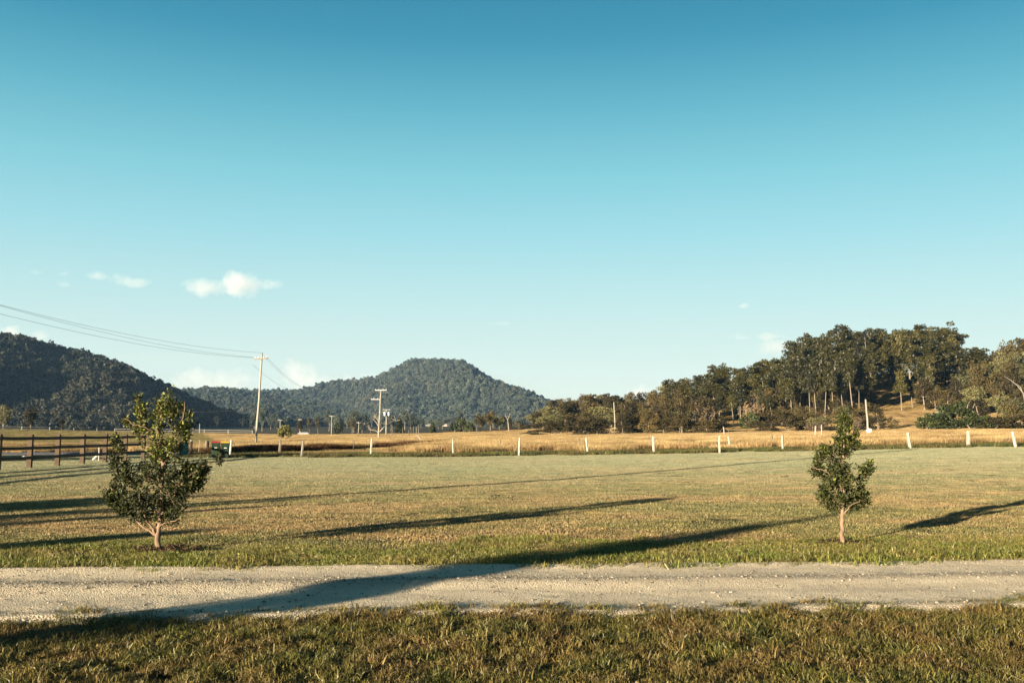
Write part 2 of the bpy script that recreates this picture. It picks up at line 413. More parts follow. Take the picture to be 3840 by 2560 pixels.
road = link('gravel_driveway', new_mesh('gravel_driveway', np.stack([RX, RY, RZ], -1), gridq(len(rx), len(rv)), None, {'lane': lane.ravel()}, True, M['gravel'])); struct(road)

# ------------------------------------------------------------------ distant sealed road and track on the left
def strip(name, pts, wid, zoff, mat, segs=60):
    pts = np.array(pts, float); tt = np.linspace(0, len(pts) - 1, segs)
    cx = np.interp(tt, range(len(pts)), pts[:, 0]); cy = np.interp(tt, range(len(pts)), pts[:, 1])
    dx = np.gradient(cx); dy = np.gradient(cy); l = np.hypot(dx, dy); nx_, ny_ = -dy / l, dx / l
    V = []
    for s_ in np.linspace(-.5, .5, 5):
        x = cx + nx_ * wid * s_; y = cy + ny_ * wid * s_; V.append(np.stack([x, y, G(x, y) + zoff * (1 - 1.2 * (abs(s_) > .45))], 1))
    V = np.stack(V, 1)
    q = gridq(5, segs)
    return struct(link(name, new_mesh(name, V, q, None, None, True, mat)))
M['asphalt'] = simple('asphalt', (.12, .115, .125), .9, .15, 3)
strip('road', [(-260, 64), (-120, 68), (-60, 71.5), (-30, 73), (-23, 73.2)], 3.6, .14, M['asphalt'])
M['dirt'] = simple('dirt', (.36, .27, .19), .95, .2, .5)
strip('dirt_track', [(-260, 150), (-150, 165), (-95, 186), (-60, 200), (-10, 230), (60, 260)], 5, .12, M['dirt'])

# ================================================================== HILLS
m, t, p = mat_new('forest_floor'); M['floor'] = m
geo = N(t, 'ShaderNodeNewGeometry'); n1 = noise(t, geo.outputs['Position'], .02, 6, .7)
c = ramp(t, n1, [(.35, (.03, .035, .016)), (.6, (.055, .055, .028)), (.75, (.16, .13, .075))])
t.links.new(c, p.inputs['Base Color']); p.inputs['Roughness'].default_value = .95; p.inputs['Specular IOR Level'].default_value = .05

def crown_proto(seed, n_cl, n_lf, rad, h0, h1, leaf, tint_r=.35):
    r = np.random.default_rng(seed); cs = []; tn = []
    for i in range(n_cl):
        a = r.random() * 6.283; q = math.sqrt(r.random()); z = h0 + (h1 - h0) * r.random()
        k = math.sin(math.pi * (.12 + .80 * (z - h0) / (h1 - h0))) * rad * .8
        cc = np.array([math.cos(a) * q * k, math.sin(a) * q * k, z]); s = rad * (.28 + .25 * r.random())
        d = r.normal(size=(n_lf, 3)); d /= np.linalg.norm(d, axis=1, keepdims=True); d *= (s * (.6 + .5 * r.random((n_lf, 1)))); d[:, 2] *= .7
        cs.append(cc + d); tn.append(np.full(n_lf, (r.random() * tint_r)) + r.random(n_lf) * (1 - tint_r))
    cs = np.concatenate(cs); tn = np.concatenate(tn)
    V, Q = leaves_at(cs, leaf, r)
    return V, Q, {'tint': np.repeat(tn, 4)}
hill_protos = [crown_proto(100 + i, 11, 30, 4.0 + .6 * (i % 3), 1.5, 9.0 + 2 * (i % 2), 1.35) for i in range(6)]

def hill_mesh(name, D, Wf, Wb, sil, crown, seed, step, gully=.3, profpow=1.0, x0=None, x1=None):
    s = np.array(sil, float)
    sx = (s[:, 0] - 1920) / F * D; sz = np.maximum(0, CAMZ + (1620 - s[:, 1]) / F * D * 1.0 - crown)
    xa = np.arange(x0 if x0 is not None else sx[0], x1 if x1 is not None else sx[-1], step); ya = np.arange(D - Wf, D + Wb, step)
    Xg, Yg = np.meshgrid(xa, ya)
    def H(x, y):
        xe = x * D / np.maximum(y, D * .55)                     # keep the outline where the ridge stands
        Rr = np.interp(xe, sx, sz, left=0, right=0) * np.minimum(1, y / D)
        tt = np.where(y < D, (y - (D - Wf)) / Wf, 1 - (y - D) / Wb)
        sp = 1 - np.abs(2 * fbm(x / (Wf * .42) + y / (Wf * 1.4), y / (Wf * 2.2), seed, 4) - 1) * 2.2
        tt = tt + gully * (sp - .35) * np.clip(4 * tt * (1 - tt), 0, 1) * (y < D); tt = np.minimum(tt, .97)
        pr = sstep(0, 1, np.clip(tt, 0, 1) ** profpow)
        return Rr * pr + np.clip(Rr / 30, 0, 1) * 6 * (fbm(x / 60, y / 60, seed + 3) - .5) - 2.0 + G(x, y) * (1 - np.clip(tt, 0, 1))
    o = link(name, new_mesh(name, np.stack([Xg, Yg, H(Xg, Yg)], -1), gridq(len(xa), len(ya)), None, None, True, M['floor'])); struct(o)
    return o, H, (xa[0], xa[-1], ya[0], D + Wb * .35)
def forest(name, H, box, n, seed, label, smin=.6, smax=1.5, keep=None, zmin=3, mat=None):
    r = np.random.default_rng(seed)
    x = box[0] + (box[1] - box[0]) * r.random(n); y = box[2] + (box[3] - box[2]) * r.random(n); z = H(x, y)
    k = (z > zmin + 4 * r.random(n)) & (np.abs(x / y) < .62)
    k &= (fbm(x / 90, y / 90, seed + 9) < .80)
    if keep is not None: k &= keep(x, y, z)
    x, y, z = x[k], y[k], z[k]; n = len(x)
    s = smin + (smax - smin) * r.random(n) ** 1.6
    return scatter(name, hill_protos, np.stack([x, y, z - .8], 1), r.integers(0, 6, n), np.stack([np.zeros(n), np.zeros(n), r.random(n) * 6.28], 1), np.stack([s, s, s * (.85 + .3 * r.random(n))], 1), mat or M['leaf_hill'], label)

PEAK = [(300, 1600), (560, 1500), (640, 1464), (720, 1457), (800, 1452), (880, 1455), (960, 1463), (1060, 1461), (1130, 1456), (1170, 1446), (1210, 1432), (1260, 1424), (1300, 1424), (1360, 1418), (1405, 1414), (1450, 1396), (1490, 1374), (1520, 1358), (1545, 1350), (1600, 1349), (1650, 1351), (1700, 1352), (1730, 1358), (1755, 1368), (1800, 1396), (1850, 1427), (1900, 1446), (1950, 1462), (2000, 1484), (2060, 1505), (2130, 1516), (2220, 1537), (2400, 1560), (2700, 1600)]
pk, Hpk, bpk = hill_mesh('mountain', 2500, 950, 500, PEAK, 11, 41, 14, gully=.85)
forest('mountain_forest', Hpk, bpk, 36000, 5, 'dense grey green eucalypt forest covering the flat topped mountain', zmin=0)
LEFT = [(-900, 1400), (-500, 1240), (-200, 1255), (0, 1268), (60, 1278), (120, 1287), (200, 1306), (300, 1328), (370, 1345), (430, 1368), (475, 1388), (530, 1415), (575, 1438), (615, 1456), (660, 1480), (720, 1506), (800, 1536), (880, 1560), (960, 1584), (1060, 1612)]
lh, Hlh, blh = hill_mesh('left_hill', 1250, 520, 350, LEFT, 9.5, 77, 9, gully=.6)
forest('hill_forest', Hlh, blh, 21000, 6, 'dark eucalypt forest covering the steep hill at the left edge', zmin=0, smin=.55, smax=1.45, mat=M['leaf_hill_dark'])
# the range goes on out of frame to the left: its long morning shadow fills the valley floor
xa = np.arange(-1750, -560, 25.); ya = np.arange(-300, 1250, 25.); Xg, Yg = np.meshgrid(xa, ya)
def Hr(x, y): return (207 * np.exp(-((x + 1080) / 190) ** 2) * sstep(-250, 150, y) * sstep(1250, 900, y)) * (.85 + .3 * fbm(x / 160, y / 160, 8)) - 3
rg = link('range', new_mesh('range', np.stack([Xg, Yg, Hr(Xg, Yg)], -1), gridq(len(xa), len(ya)), None, None, True, M['floor'])); struct(rg)

# ================================================================== GRASSES
LAWN = [(0, (.048, .055, .015)), (.4, (.120, .122, .036)), (.75, (.25, .205, .076)), (1, (.44, .33, .17))]
M['grass_near'] = leaf_mat('near_grass', [(0, (.024, .030, .006)), (.4, (.072, .080, .014)), (.75, (.145, .132, .027)), (.93, (.21, .155, .045)), (1, (.34, .25, .10))], .5, .35, .3, patch=(.155, .084, .032), patch_scale=1.8, pamt=.8, lo=.85, hi=1.15, rand_amt=.12)
# mown lawn: green and straw, pale dew further out
def lawn_mat(name, stops, patch, pscale, dew, d0, d1, dmax, tr=.3):
    m, t, p = mat_new(name)
    at = N(t, 'ShaderNodeAttribute', attribute_name='tint'); oi = N(t, 'ShaderNodeObjectInfo')
    f = math_(t, 'ADD', math_(t, 'MULTIPLY', at.outputs['Fac'], .85), math_(t, 'MULTIPLY', oi.outputs['Random'], .15))
    c = ramp(t, f, stops)
    geo = N(t, 'ShaderNodeNewGeometry')
    mp = N(t, 'ShaderNodeMapping'); mp.inputs['Scale'].default_value = (.45, 1.25, 1); mp.inputs['Rotation'].default_value = (0, 0, -.12); t.links.new(geo.outputs['Position'], mp.inputs[0])
    n = noise(t, mp.outputs[0], pscale, 6, .62)
    c = mix(t, math_(t, 'MULTIPLY', ramp(t, n, [(.43, (0, 0, 0)), (.57, (1, 1, 1))]), .9), c, mix(t, math_(t, 'MULTIPLY', at.outputs['Fac'], .7), patch, c))
    n2 = noise(t, geo.outputs['Position'], pscale * 7, 4, .65)
    c = mix(t, 1.0, c, math_(t, 'MULTIPLY_ADD', n2, 1.5, .25), 'MULTIPLY')
    n6 = noise(t, geo.outputs['Position'], 1.6, 4, .7)
    c = mix(t, 1.0, c, ramp(t, n6, [(.34, (.62, .66, .60)), (.5, (1, 1, 1)), (.68, (1.32, 1.22, 1.12))]), 'MULTIPLY')
    sp = N(t, 'ShaderNodeSeparateXYZ'); t.links.new(geo.outputs['Position'], sp.inputs[0])
    mr = N(t, 'ShaderNodeMapRange'); mr.interpolation_type = 'SMOOTHSTEP'; mr.inputs[1].default_value = d0; mr.inputs[2].default_value = d1; mr.inputs[4].default_value = dmax
    t.links.new(sp.outputs[1], mr.inputs[0])
    n5 = noise(t, mp.outputs[0], .22, 5, .65)
    c = mix(t, math_(t, 'MULTIPLY', mr.outputs[0], math_(t, 'MULTIPLY_ADD', n5, .9, .45), clamp=True), c, mix(t, 1.0, dew, math_(t, 'MULTIPLY_ADD', n6, 1.3, .38), 'MULTIPLY'))
    t.links.new(c, p.inputs['Base Color']); p.inputs['Roughness'].default_value = .5; p.inputs['Specular IOR Level'].default_value = .35
    tr_ = N(t, 'ShaderNodeBsdfTranslucent'); t.links.new(c, tr_.inputs[0])
    ms = N(t, 'ShaderNodeMixShader'); ms.inputs[0].default_value = tr
    t.links.new(p.outputs[0], ms.inputs[1]); t.links.new(tr_.outputs[0], ms.inputs[2]); t.links.new(ms.outputs[0], t.nodes['Material Output'].inputs[0])
    return m
M['lawn'] = lawn_mat('lawn_grass', LAWN, (.31, .195, .095), .30, (.245, .275, .18), 13, 48, .64)

M['verge'] = leaf_mat('verge_blades', [(0, (.040, .055, .008)), (.45, (.105, .130, .018)), (.8, (.19, .19, .035)), (1, (.34, .28, .10))], .5, .35, .3, patch=(.20, .125, .05), patch_scale=1.1, pamt=.6, lo=.85, hi=1.15, rand_amt=.12)
def jit_grid(x0, x1, y0, y1, s, seed):
    r = np.random.default_rng(seed)
    a, b = np.meshgrid(np.arange(x0, x1, s), np.arange(y0, y1, s)); a = a.ravel(); b = b.ravel()
    return a + (r.random(len(a)) - .5) * s, b + (r.random(len(a)) - .5) * s, r
# near verge (camera side of the drive)
pr = [blades(420, .34, .018, .075, .0050, 1.15, 200 + i, curl=.85) for i in range(6)] + [blades(260, .30, .04, .105, .0065, 1.15, 210 + i, curl=.8) for i in range(3)]
x, y, r = jit_grid(-14, 14, 2.0, 11, .17, 1)
k = (y < near_edge(x) - .12 * r.random(len(x)) + .10) & (np.abs(x) < .56 * y + 7)
x, y = x[k], y[k]; n = len(x); tuft = fbm(x * 1.3, y * 1.3, 44) + .25 * (y > near_edge(x) - .45)
v = np.where(tuft + .25 * (r.random(n) - .5) > .60, 6 + r.integers(0, 3, n), r.integers(0, 6, n)); s = .75 + .5 * r.random(n)
s = s * (.7 + .6 * fbm(x * .9, y * .9, 45))
scatter('near_grass', pr, np.stack([x, y, G(x, y) - .004], 1), v, np.stack([(r.random(n) - .5) * .5, (r.random(n) - .5) * .5, r.random(n) * 6.28], 1), np.stack([s, s, s], 1), M['grass_near'], 'coarse green and brown grass on the near side of the gravel drive')
# verge beyond the drive, longer at the edge, then the mown lawn
pr = [blades(260, .36, .015, .05, .006, 1.0, 220 + i, curl=.8) for i in range(5)] + [blades(190, .32, .03, .095, .007, 1.0, 230 + i, curl=.8) for i in range(3)]
x, y, r = jit_grid(-20, 20, 10.5, 17, .18, 2)
k = (y > far_edge(x) - .02 + .12 * r.random(len(x))) & (y < far_edge(x) + 1.3 + 2.6 * fbm(x * .5, y * 0, 48) + .8 * r.random(len(x))) & (np.abs(x) < .56 * y + 7)
x, y = x[k], y[k]; n = len(x); e = y - far_edge(x)
tuft = fbm(x * .8, y * .8, 46) + .22 * (e < .9)
v = np.where(tuft + .2 * (r.random(n) - .5) > .62, 5 + r.integers(0, 3, n), r.integers(0, 5, n)); s = (.8 + .4 * r.random(n)) * (1 + .25 * (e < 1)) * (.75 + .5 * fbm(x * .7, y * .7, 47))
scatter('verge_grass', pr, np.stack([x, y, G(x, y) - .004], 1), v, np.stack([(r.random(n) - .5) * .3, (r.random(n) - .5) * .3, r.random(n) * 6.28], 1), np.stack([s, s, s], 1), M['verge'], 'bright green grass edging the far side of the gravel drive')
pr = [blades(2600, 1.25, .012, .042, .008, 1.0, 240 + i, curl=.8) for i in range(5)]
x, y, r = jit_grid(-56, 58, 13.1, 70, .80, 3)
FENCE_Y = 62.5
bound = lambda x: 66.0 + .9 * (fbm(x / 3, x * 0, 51) - .5) + np.where(x < -21, 1.5, 0)
k = (y < bound(x) + 2) & (np.abs(x) < .56 * y + 9) & (y > far_edge(x) + .9)
x, y = x[k], y[k]; n = len(x); s = .85 + .4 * r.random(n)
scatter('lawn', pr, np.stack([x, y, G(x, y) - .006], 1), r.integers(0, 5, n), tilt_rot(x, y, r.random(n) * 6.28), np.stack([s, s, s * (.8 + .5 * r.random(n))], 1), M['lawn'], 'pale dewy mown lawn between the drive and the white posts')
# greener rough strip along the post line
M['strip'] = leaf_mat('strip_grass', [(0, (.02, .032, .008)), (.5, (.06, .075, .018)), (1, (.15, .13, .045))], .55, .3, .3, patch=(.11, .065, .03), patch_scale=.3, pamt=.7)
pr = [blades(420, 1.0, .08, .26, .018, .8, 250 + i) for i in range(4)]
x, y, r = jit_grid(-21, 42, 63.0, 70.5, .6, 4); k = (fbm(x / 2.5, y / 1.6, 53) + .04 * (y - 64) > .45)
x, y = x[k], y[k]; n = len(x); s = .7 + .7 * r.random(n)
scatter('rough_grass', pr, np.stack([x, y, G(x, y) - .01], 1), r.integers(0, 4, n), np.stack([np.zeros(n), np.zeros(n), r.random(n) * 6.28], 1), np.stack([s, s, s], 1), M['strip'], 'dark green rough grass strip along the line of white posts')
# tall golden grass
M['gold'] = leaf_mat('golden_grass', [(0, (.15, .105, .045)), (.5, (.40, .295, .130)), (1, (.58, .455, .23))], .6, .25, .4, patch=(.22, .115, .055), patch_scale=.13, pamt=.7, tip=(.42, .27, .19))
pr = [blades(1500, 2.3, .35, .85, .022, .45, 260 + i, curl=.5) for i in range(5)]
x, y, r = jit_grid(-175, 185, 67, 330, 1.9, 5)
fr = np.where(x < -22, 76.5, 68.6 + 1.5 * (fbm(x / 5, x * 0, 55) - .5))
gap = (np.abs(y - 73.2) < 3) & (x < -22)
k = (y > fr) & (np.abs(x) < .545 * y + 4) & ~gap & ((x > -.33 * y + 6) | (y < 116)) & ~((x > .2 * y) & (y > 300))
x, y = x[k], y[k]; n = len(x)
hgt = (.55 + .6 * fbm(x / 5, y / 5, 56)) * (1 - .35 * sstep(150, 300, y)) * (1 - .25 * (x < -22))
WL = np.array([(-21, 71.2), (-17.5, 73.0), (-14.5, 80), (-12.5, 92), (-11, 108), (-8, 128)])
wy = np.interp(x, WL[:, 0], WL[:, 1]); infr = (x > -22) & (x < -8) & (y < wy + .6)
hgt = np.where(infr, hgt * .48, hgt); hgt = np.where((x > -22) & (x < -9) & (y > wy + .6) & (y < wy + 12), hgt * 1.25, hgt)
scatter('golden_grass', pr, np.stack([x, y, G(x, y) - .02], 1), r.integers(0, 5, n), tilt_rot(x, y, r.random(n) * 6.28), np.stack([np.ones(n), np.ones(n), hgt], 1), M['gold'], 'tall golden dry grass filling the paddock behind the posts')
# reddish weed line inside the paddock, coloured dark to stand for a shade band
M['shade_weeds'] = leaf_mat('shade_weed_stalks', [(0, (.016, .010, .006)), (.5, (.055, .029, .014)), (1, (.17, .085, .035))], .8, .1, .1, lo=.7, hi=1.2)
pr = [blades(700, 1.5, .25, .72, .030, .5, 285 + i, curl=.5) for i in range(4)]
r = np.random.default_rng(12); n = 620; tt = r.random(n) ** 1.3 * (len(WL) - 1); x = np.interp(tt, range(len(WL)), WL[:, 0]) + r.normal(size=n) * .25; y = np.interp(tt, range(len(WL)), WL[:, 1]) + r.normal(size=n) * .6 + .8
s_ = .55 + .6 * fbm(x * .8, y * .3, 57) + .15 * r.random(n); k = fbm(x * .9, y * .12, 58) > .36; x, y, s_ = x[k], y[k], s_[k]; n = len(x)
scatter('shade_weeds', pr, np.stack([x, y, G(x, y) - .02], 1), r.integers(0, 4, n), np.stack([np.zeros(n), np.zeros(n), r.random(n) * 6.28], 1), np.stack([np.ones(n), np.ones(n), s_ * 1.02], 1), M['shade_weeds'], 'reddish brown weed growth coloured dark as a shade band through the golden grass')
# short pasture on the left rise and on the slope of the right hill
M['pasture'] = leaf_mat('pasture', [(0, (.07, .06, .022)), (.5, (.17, .135, .055)), (1, (.28, .22, .09))], .6, .25, .35, patch=(.085, .095, .035), patch_scale=.05, pamt=.6)
M['hillgrass'] = leaf_mat('hill_grass', [(0, (.09, .062, .022)), (.5, (.22, .15, .055)), (1, (.34, .245, .10))], .6, .25, .35, patch=(.11, .055, .03), patch_scale=.08, pamt=.5)
pr = [blades(900, 3.0, .10, .32, .035, .7, 270 + i) for i in range(4)]
x, y, r = jit_grid(-240, 30, 110, 420, 2.5, 6); k = (np.abs(x) < .545 * y + 6) & (x < -.33 * y + 9)
x, y = x[k], y[k]; n = len(x)
scatter('pasture', pr, np.stack([x, y, G(x, y) - .02], 1), r.integers(0, 4, n), np.stack([np.zeros(n), np.zeros(n), r.random(n) * 6.28], 1), np.ones((n, 3)), M['pasture'], 'short green and tan pasture on the rise beyond the rail fence')
x, y, r = jit_grid(40, 260, 240, 440, 2.5, 7); k = (x < .56 * y + 6) & (x > .17 * y)
x, y = x[k], y[k]; n = len(x); e = .5
nxs = np.arctan((G(x, y + e) - G(x, y - e)) / (2 * e)); nys = -np.arctan((G(x + e, y) - G(x - e, y)) / (2 * e))
# rotation order keeps the patch on the slope (spin is skipped so that the tilt stays right)
scatter('slope_grass', pr, np.stack([x, y, G(x, y) - .02], 1), r.integers(0, 4, n), tilt_rot(x, y, r.random(n) * 6.28), np.ones((n, 3)) * 1.2, M['hillgrass'], 'golden brown grass on the hillside under the tall gums')

# stones on the drive
def stone(seed):
    r = np.random.default_rng(seed)
    V = []; 
    for ph in (-.9, -.35, .35, .9):
        rr = math.cos(ph); 
        for a in np.linspace(0, 6.283, 6, endpoint=False): V.append([rr * math.cos(a), rr * math.sin(a), math.sin(ph) * .6])
    V = np.array(V) * (1 + .35 * (r.random((24, 1)) - .5)); V[:, 0] *= .8 + .5 * r.random(); V *= .5
    Q = [[i * 6 + j, i * 6 + (j + 1) % 6, (i + 1) * 6 + (j + 1) % 6, (i + 1) * 6 + j] for i in range(3) for j in range(6)]
    Q += [[18, 19, 20, 21], [18, 21, 22, 23]]
    return V, np.array(Q), {'tint': np.full(24, r.random())}
M['stone'] = leaf_mat('stones', [(0, (.09, .072, .054)), (.5, (.165, .14, .105)), (1, (.255, .22, .17))], .9, .15, 0, rand_amt=.9, lo=.8, hi=1.25)
r = np.random.default_rng(9); n = 86000
x = -13 + 26 * r.random(n); v = r.random(n); yy0, yy1 = near_edge(x) - .1, far_edge(x) + .12; y = yy0 + (yy1 - yy0) * v
dens = .16 + .85 * np.exp(-((v - .60) / .09) ** 2) * (1.3 - .09 * (x + 6)).clip(.25, 1.3) + .55 * sstep(.12, .0, v) + .5 * sstep(.93, 1, v)
dens *= .4 + 1.1 * fbm(x * .9, y * 2.5, 61)
k = (r.random(n) < dens) & (np.abs(x) < .56 * y + 7); x, y, v = x[k], y[k], v[k]; n = len(x)
s = .006 + .024 * r.random(n) ** 14.0 + .007 * r.random(n)
vv = (y - (near_edge(x) - .35)) / (far_edge(x) + .3 - near_edge(x) + .35)
z = road_z(x, y, vv)
scatter('gravel', [stone(300 + i) for i in range(6)], np.stack([x, y, z + s * .12], 1), r.integers(0, 6, n), np.stack([(r.random(n) - .5) * .6, (r.random(n) - .5) * .6, r.random(n) * 6.28], 1), np.stack([s, s, s], 1), M['stone'], 'loose pale stones lying on the gravel drive')

# ================================================================== TREES
def make_tree(kind, seed):
    """returns trunk mesh, crown mesh; natural size in metres"""
    r = np.random.default_rng(seed); mb = MB(); cl = []      # cl: centre, radius, tint shift
    def limb(p0, d, L, r0, n=5, wob=.18, up=.15):
        pts = [np.array(p0, float)]; d = np.array(d, float); d /= np.linalg.norm(d)
        for i in range(n):
            d = d + r.normal(size=3) * wob + np.array([0, 0, up]); d /= np.linalg.norm(d); pts.append(pts[-1] + d * L / n)
        mb.tube(pts, np.linspace(r0, r0 * .3, len(pts)), 5, False); return pts
    bark = M['bark_grey']; lm = M['leaf_gum']; leaf = .55; nl = 46; asp = .8; droop = 0; flat = .75
    if kind in ('gum', 'stem'):                                   # tall straight forest gum: bare pale stem, narrow crown
        H = 22; bark = M['bark_pale']; tr = limb((0, 0, -.3), (0, 0, 1), H * .86, .30, 8, .035, .1)
        f0 = .22 + .22 * r.random() + (.30 if kind == 'stem' else 0)
        for i in range(22):
            q = f0 + (1 - f0) * (i + r.random()) / 22; b = np.array(tr[min(7, int(q * 8))]); a = r.random() * 6.28
            L = (2.9 - 1.3 * q) * (.6 + .7 * r.random()); e = limb(b, (math.cos(a), math.sin(a), .9), L, .08, 3)[-1]
            for j in range(2): cl.append((e + r.normal(size=3) * .7, 1.0 + .6 * r.random(), r.random() * .35))
        for j in range(5): cl.append((np.array(tr[-1]) + r.normal(size=3) * np.array([1, 1, .9]), 1.2, r.random() * .4))
        nl = 60
    elif kind == 'spread':                              # broad open eucalypt with visible limbs
        H = 13; bark = M['bark_pale'] if seed % 2 else M['bark_grey']; lm = M['leaf_pale'] if seed % 3 == 0 else M['leaf_scrub']
        tr = limb((0, 0, -.3), (r.normal() * .1, r.normal() * .1, 1), H * .4, .32, 4, .06)
        for i in range(8):
            a = i * .785 + r.random(); e = limb(tr[-1 - (i % 2)], (math.cos(a) * .8, math.sin(a) * .8, .8 + .5 * r.random()), H * .42, .15, 5)
            for q in (2, 3, 4, 5):
                for j in range(2): cl.append((e[q] + r.normal(size=3) * .9, .8 + .8 * r.random(), r.random() * .5))
        nl = 38
    elif kind == 'scrub':                               # she-oak like, foliage to the ground, drooping
        H = 11; lm = M['leaf_scrub']; droop = .9; leaf = .6; asp = .45; nl = 60
        tr = limb((0, 0, -.3), (0, 0, 1), H * .9, .2, 6, .07)
        for i in range(30):
            q = .10 + .88 * r.random(); b = np.array(tr[min(6, int(q * 7))]); a = r.random() * 6.28; L = 2.6 * math.sin(math.pi * (.18 + .72 * q)) * (.5 + .7 * r.random())
            if i % 3 == 0: e = np.array(limb(b, (math.cos(a), math.sin(a), .5), L, .06, 3)[-1])
            else: e = b + np.array([math.cos(a) * L, math.sin(a) * L, .4 * L])
            cl.append((e, .8 + .6 * r.random(), r.random() * .5))
        flat = 1.1
    elif kind == 'bush':                                # low broad bush to the ground
        H = 5; lm = M['leaf_dark'] if seed % 2 else M['leaf_scrub']; nl = 70; leaf = .4
        for i in range(5): a = i * 1.25; limb((0, 0, -.2), (math.cos(a) * .6, math.sin(a) * .6, 1), 3.2, .09, 4)
        for i in range(26):
            a = r.random() * 6.28; q = math.sqrt(r.random()) * 2.5; cl.append((np.array([math.cos(a) * q, math.sin(a) * q, .7 + (4.2 - .45 * q * q * .8) * r.random() * .95]), .7 + .4 * r.random(), r.random() * .3))
    elif kind == 'dry':                                 # thin grey-brown twiggy scrub
        H = 6; lm = M['leaf_dry']; nl = 26; leaf = .32; bark = M['dead_wood']
        for i in range(8):
            a = i * .8 + r.random(); e = limb((r.normal() * .3, r.normal() * .3, -.2), (math.cos(a) * .6, math.sin(a) * .6, 1), 4.6, .06, 6, .2)
            for q in (2, 3, 4, 5, 6):
                limb(e[q], (r.normal(), r.normal(), .4), 1.3, .025, 3, .2); cl.append((e[q] + r.normal(size=3) * .5, .8, r.random()))
    elif kind == 'conifer':
        H = 10; lm = M['leaf_dark']; leaf = .5; nl = 50; flat = .6
        limb((0, 0, -.2), (0, 0, 1), H, .2, 6, .01)
        for i in range(44):
            q = (i + .5) / 44; a = i * 2.4; rr = 2.3 * (1 - q) ** .8; cl.append((np.array([math.cos(a) * rr * .7, math.sin(a) * rr * .7, .5 + q * (H - .8)]), .45 + rr * .28, .25 * r.random()))
    elif kind == 'round':
        H = 4; lm = M['leaf_olive'] if seed % 2 else M['leaf_dark']; nl = 90; leaf = .3
        limb((0, 0, -.2), (0, 0, 1), 2.5, .15, 4, .03)
        for i in range(30):
            d = r.normal(size=3); d /= np.linalg.norm(d); d[2] = abs(d[2]) * 1.25 - .3; cl.append((np.array([0, 0, 1.6]) + d * 1.4, .55 + .3 * r.random(), .3 * r.random()))
    cs = []; tn = []
    for cc, s, ts in cl:
        d = r.normal(size=(nl, 3)); d /= np.linalg.norm(d, axis=1, keepdims=True)
        d *= s * (.35 + .65 * r.random((nl, 1)) ** .5); d[:, 2] *= flat
        cs.append(np.asarray(cc) + d); tn.append(np.clip(ts + .6 * r.random(nl), 0, 1))
    cs = np.concatenate(cs); tn = np.concatenate(tn); cs[:, 2] = np.maximum(cs[:, 2], .15)
    V, Q = leaves_at(cs, leaf, r, asp, droop)
    top = V[:, 2].max()
    return mb.mesh(kind + '_trunk', bark), new_mesh(kind + '_crown', V, Q, None, {'tint': np.repeat(tn, 4)}, False, lm), top, np.abs(V[:, 0]).max()
LIB = {k: [make_tree(k, s0 + i) for i in range(n)] for k, n, s0 in (('gum', 7, 500), ('stem', 5, 640), ('spread', 6, 520), ('scrub', 6, 540), ('bush', 4, 560), ('dry', 4, 580), ('conifer', 2, 600), ('round', 2, 620))}
NAME = dict(gum='gum_tree', stem='gum_tree', spread='gum_tree', scrub='she_oak', bush='bush', dry='dry_shrub', conifer='conifer', round='round_tree')
CAT = dict(gum='tree', stem='tree', spread='tree', scrub='tree', bush='bush', dry='shrub', conifer='tree', round='tree')
tr_rng = random.Random(3)
def tree(kind, x, y, H, label, group=None, var=None, wide=None, name=None, z=None, crown_mat=None):
    i = tr_rng.randrange(len(LIB[kind])) if var is None else var % len(LIB[kind])
    tm, cm, top, rad = LIB[kind][i]
    s = H / top; ws = s * (tr_rng.uniform(.85, 1.2) if wide is None else 1)
    if wide: ws = wide / 2 / rad
    o = thing(name or NAME[kind], label, CAT[kind], (x, y, (g(x, y) if z is None else z) - .05), tr_rng.random() * 6.28, group)
    o.scale = (ws, ws, s)
    link('trunk', tm, o); link('crown', cm, o)
    if crown_mat:
        for ch in o.children:
            if ch.name.startswith('crown'): ch.material_slots[0].link = 'OBJECT'; ch.material_slots[0].material = crown_mat
    return o
def tree_px(kind, px, py_top, D, label, group=None, **kw):
    x = X(px, D); z0 = g(x, D); H = P(px, py_top, D).z - z0
    wpx = kw.pop('wpx', None)
    if wpx: kw['wide'] = wpx / F * D
    return tree(kind, x, D, max(1, H), label, group, **kw)

# ---- the wood on the right, back to front
ENV = np.array([(1960, 1600), (2000, 1575), (2050, 1525), (2100, 1505), (2150, 1508), (2200, 1500), (2260, 1478), (2300, 1486), (2330, 1482), (2380, 1492), (2420, 1480), (2480, 1482), (2520, 1432), (2580, 1432), (2640, 1388), (2700, 1392), (2760, 1376), (2800, 1382), (2850, 1360), (2920, 1352), (2955, 1345), (2975, 1290), (3000, 1268), (3050, 1255), (3100, 1240), (3150, 1237), (3200, 1245), (3260, 1238), (3320, 1232), (3380, 1230), (3430, 1226), (3480, 1228), (3540, 1216), (3590, 1222), (3612, 1250), (3640, 1330), (3700, 1330), (3760, 1320), (3790, 1285), (3840, 1275), (4000, 1300)], float)
env = lambda px: float(np.interp(px, ENV[:, 0], ENV[:, 1])) - (14 if px < 2960 else 6)
G1 = 'dark tall gums packed on the hilltop'; G2 = 'tall gums along the front edge of the wood'; G3 = 'brown she oaks in the low middle of the wood'; G4 = 'mixed brown trees in the wood at the right edge'
q = tr_rng
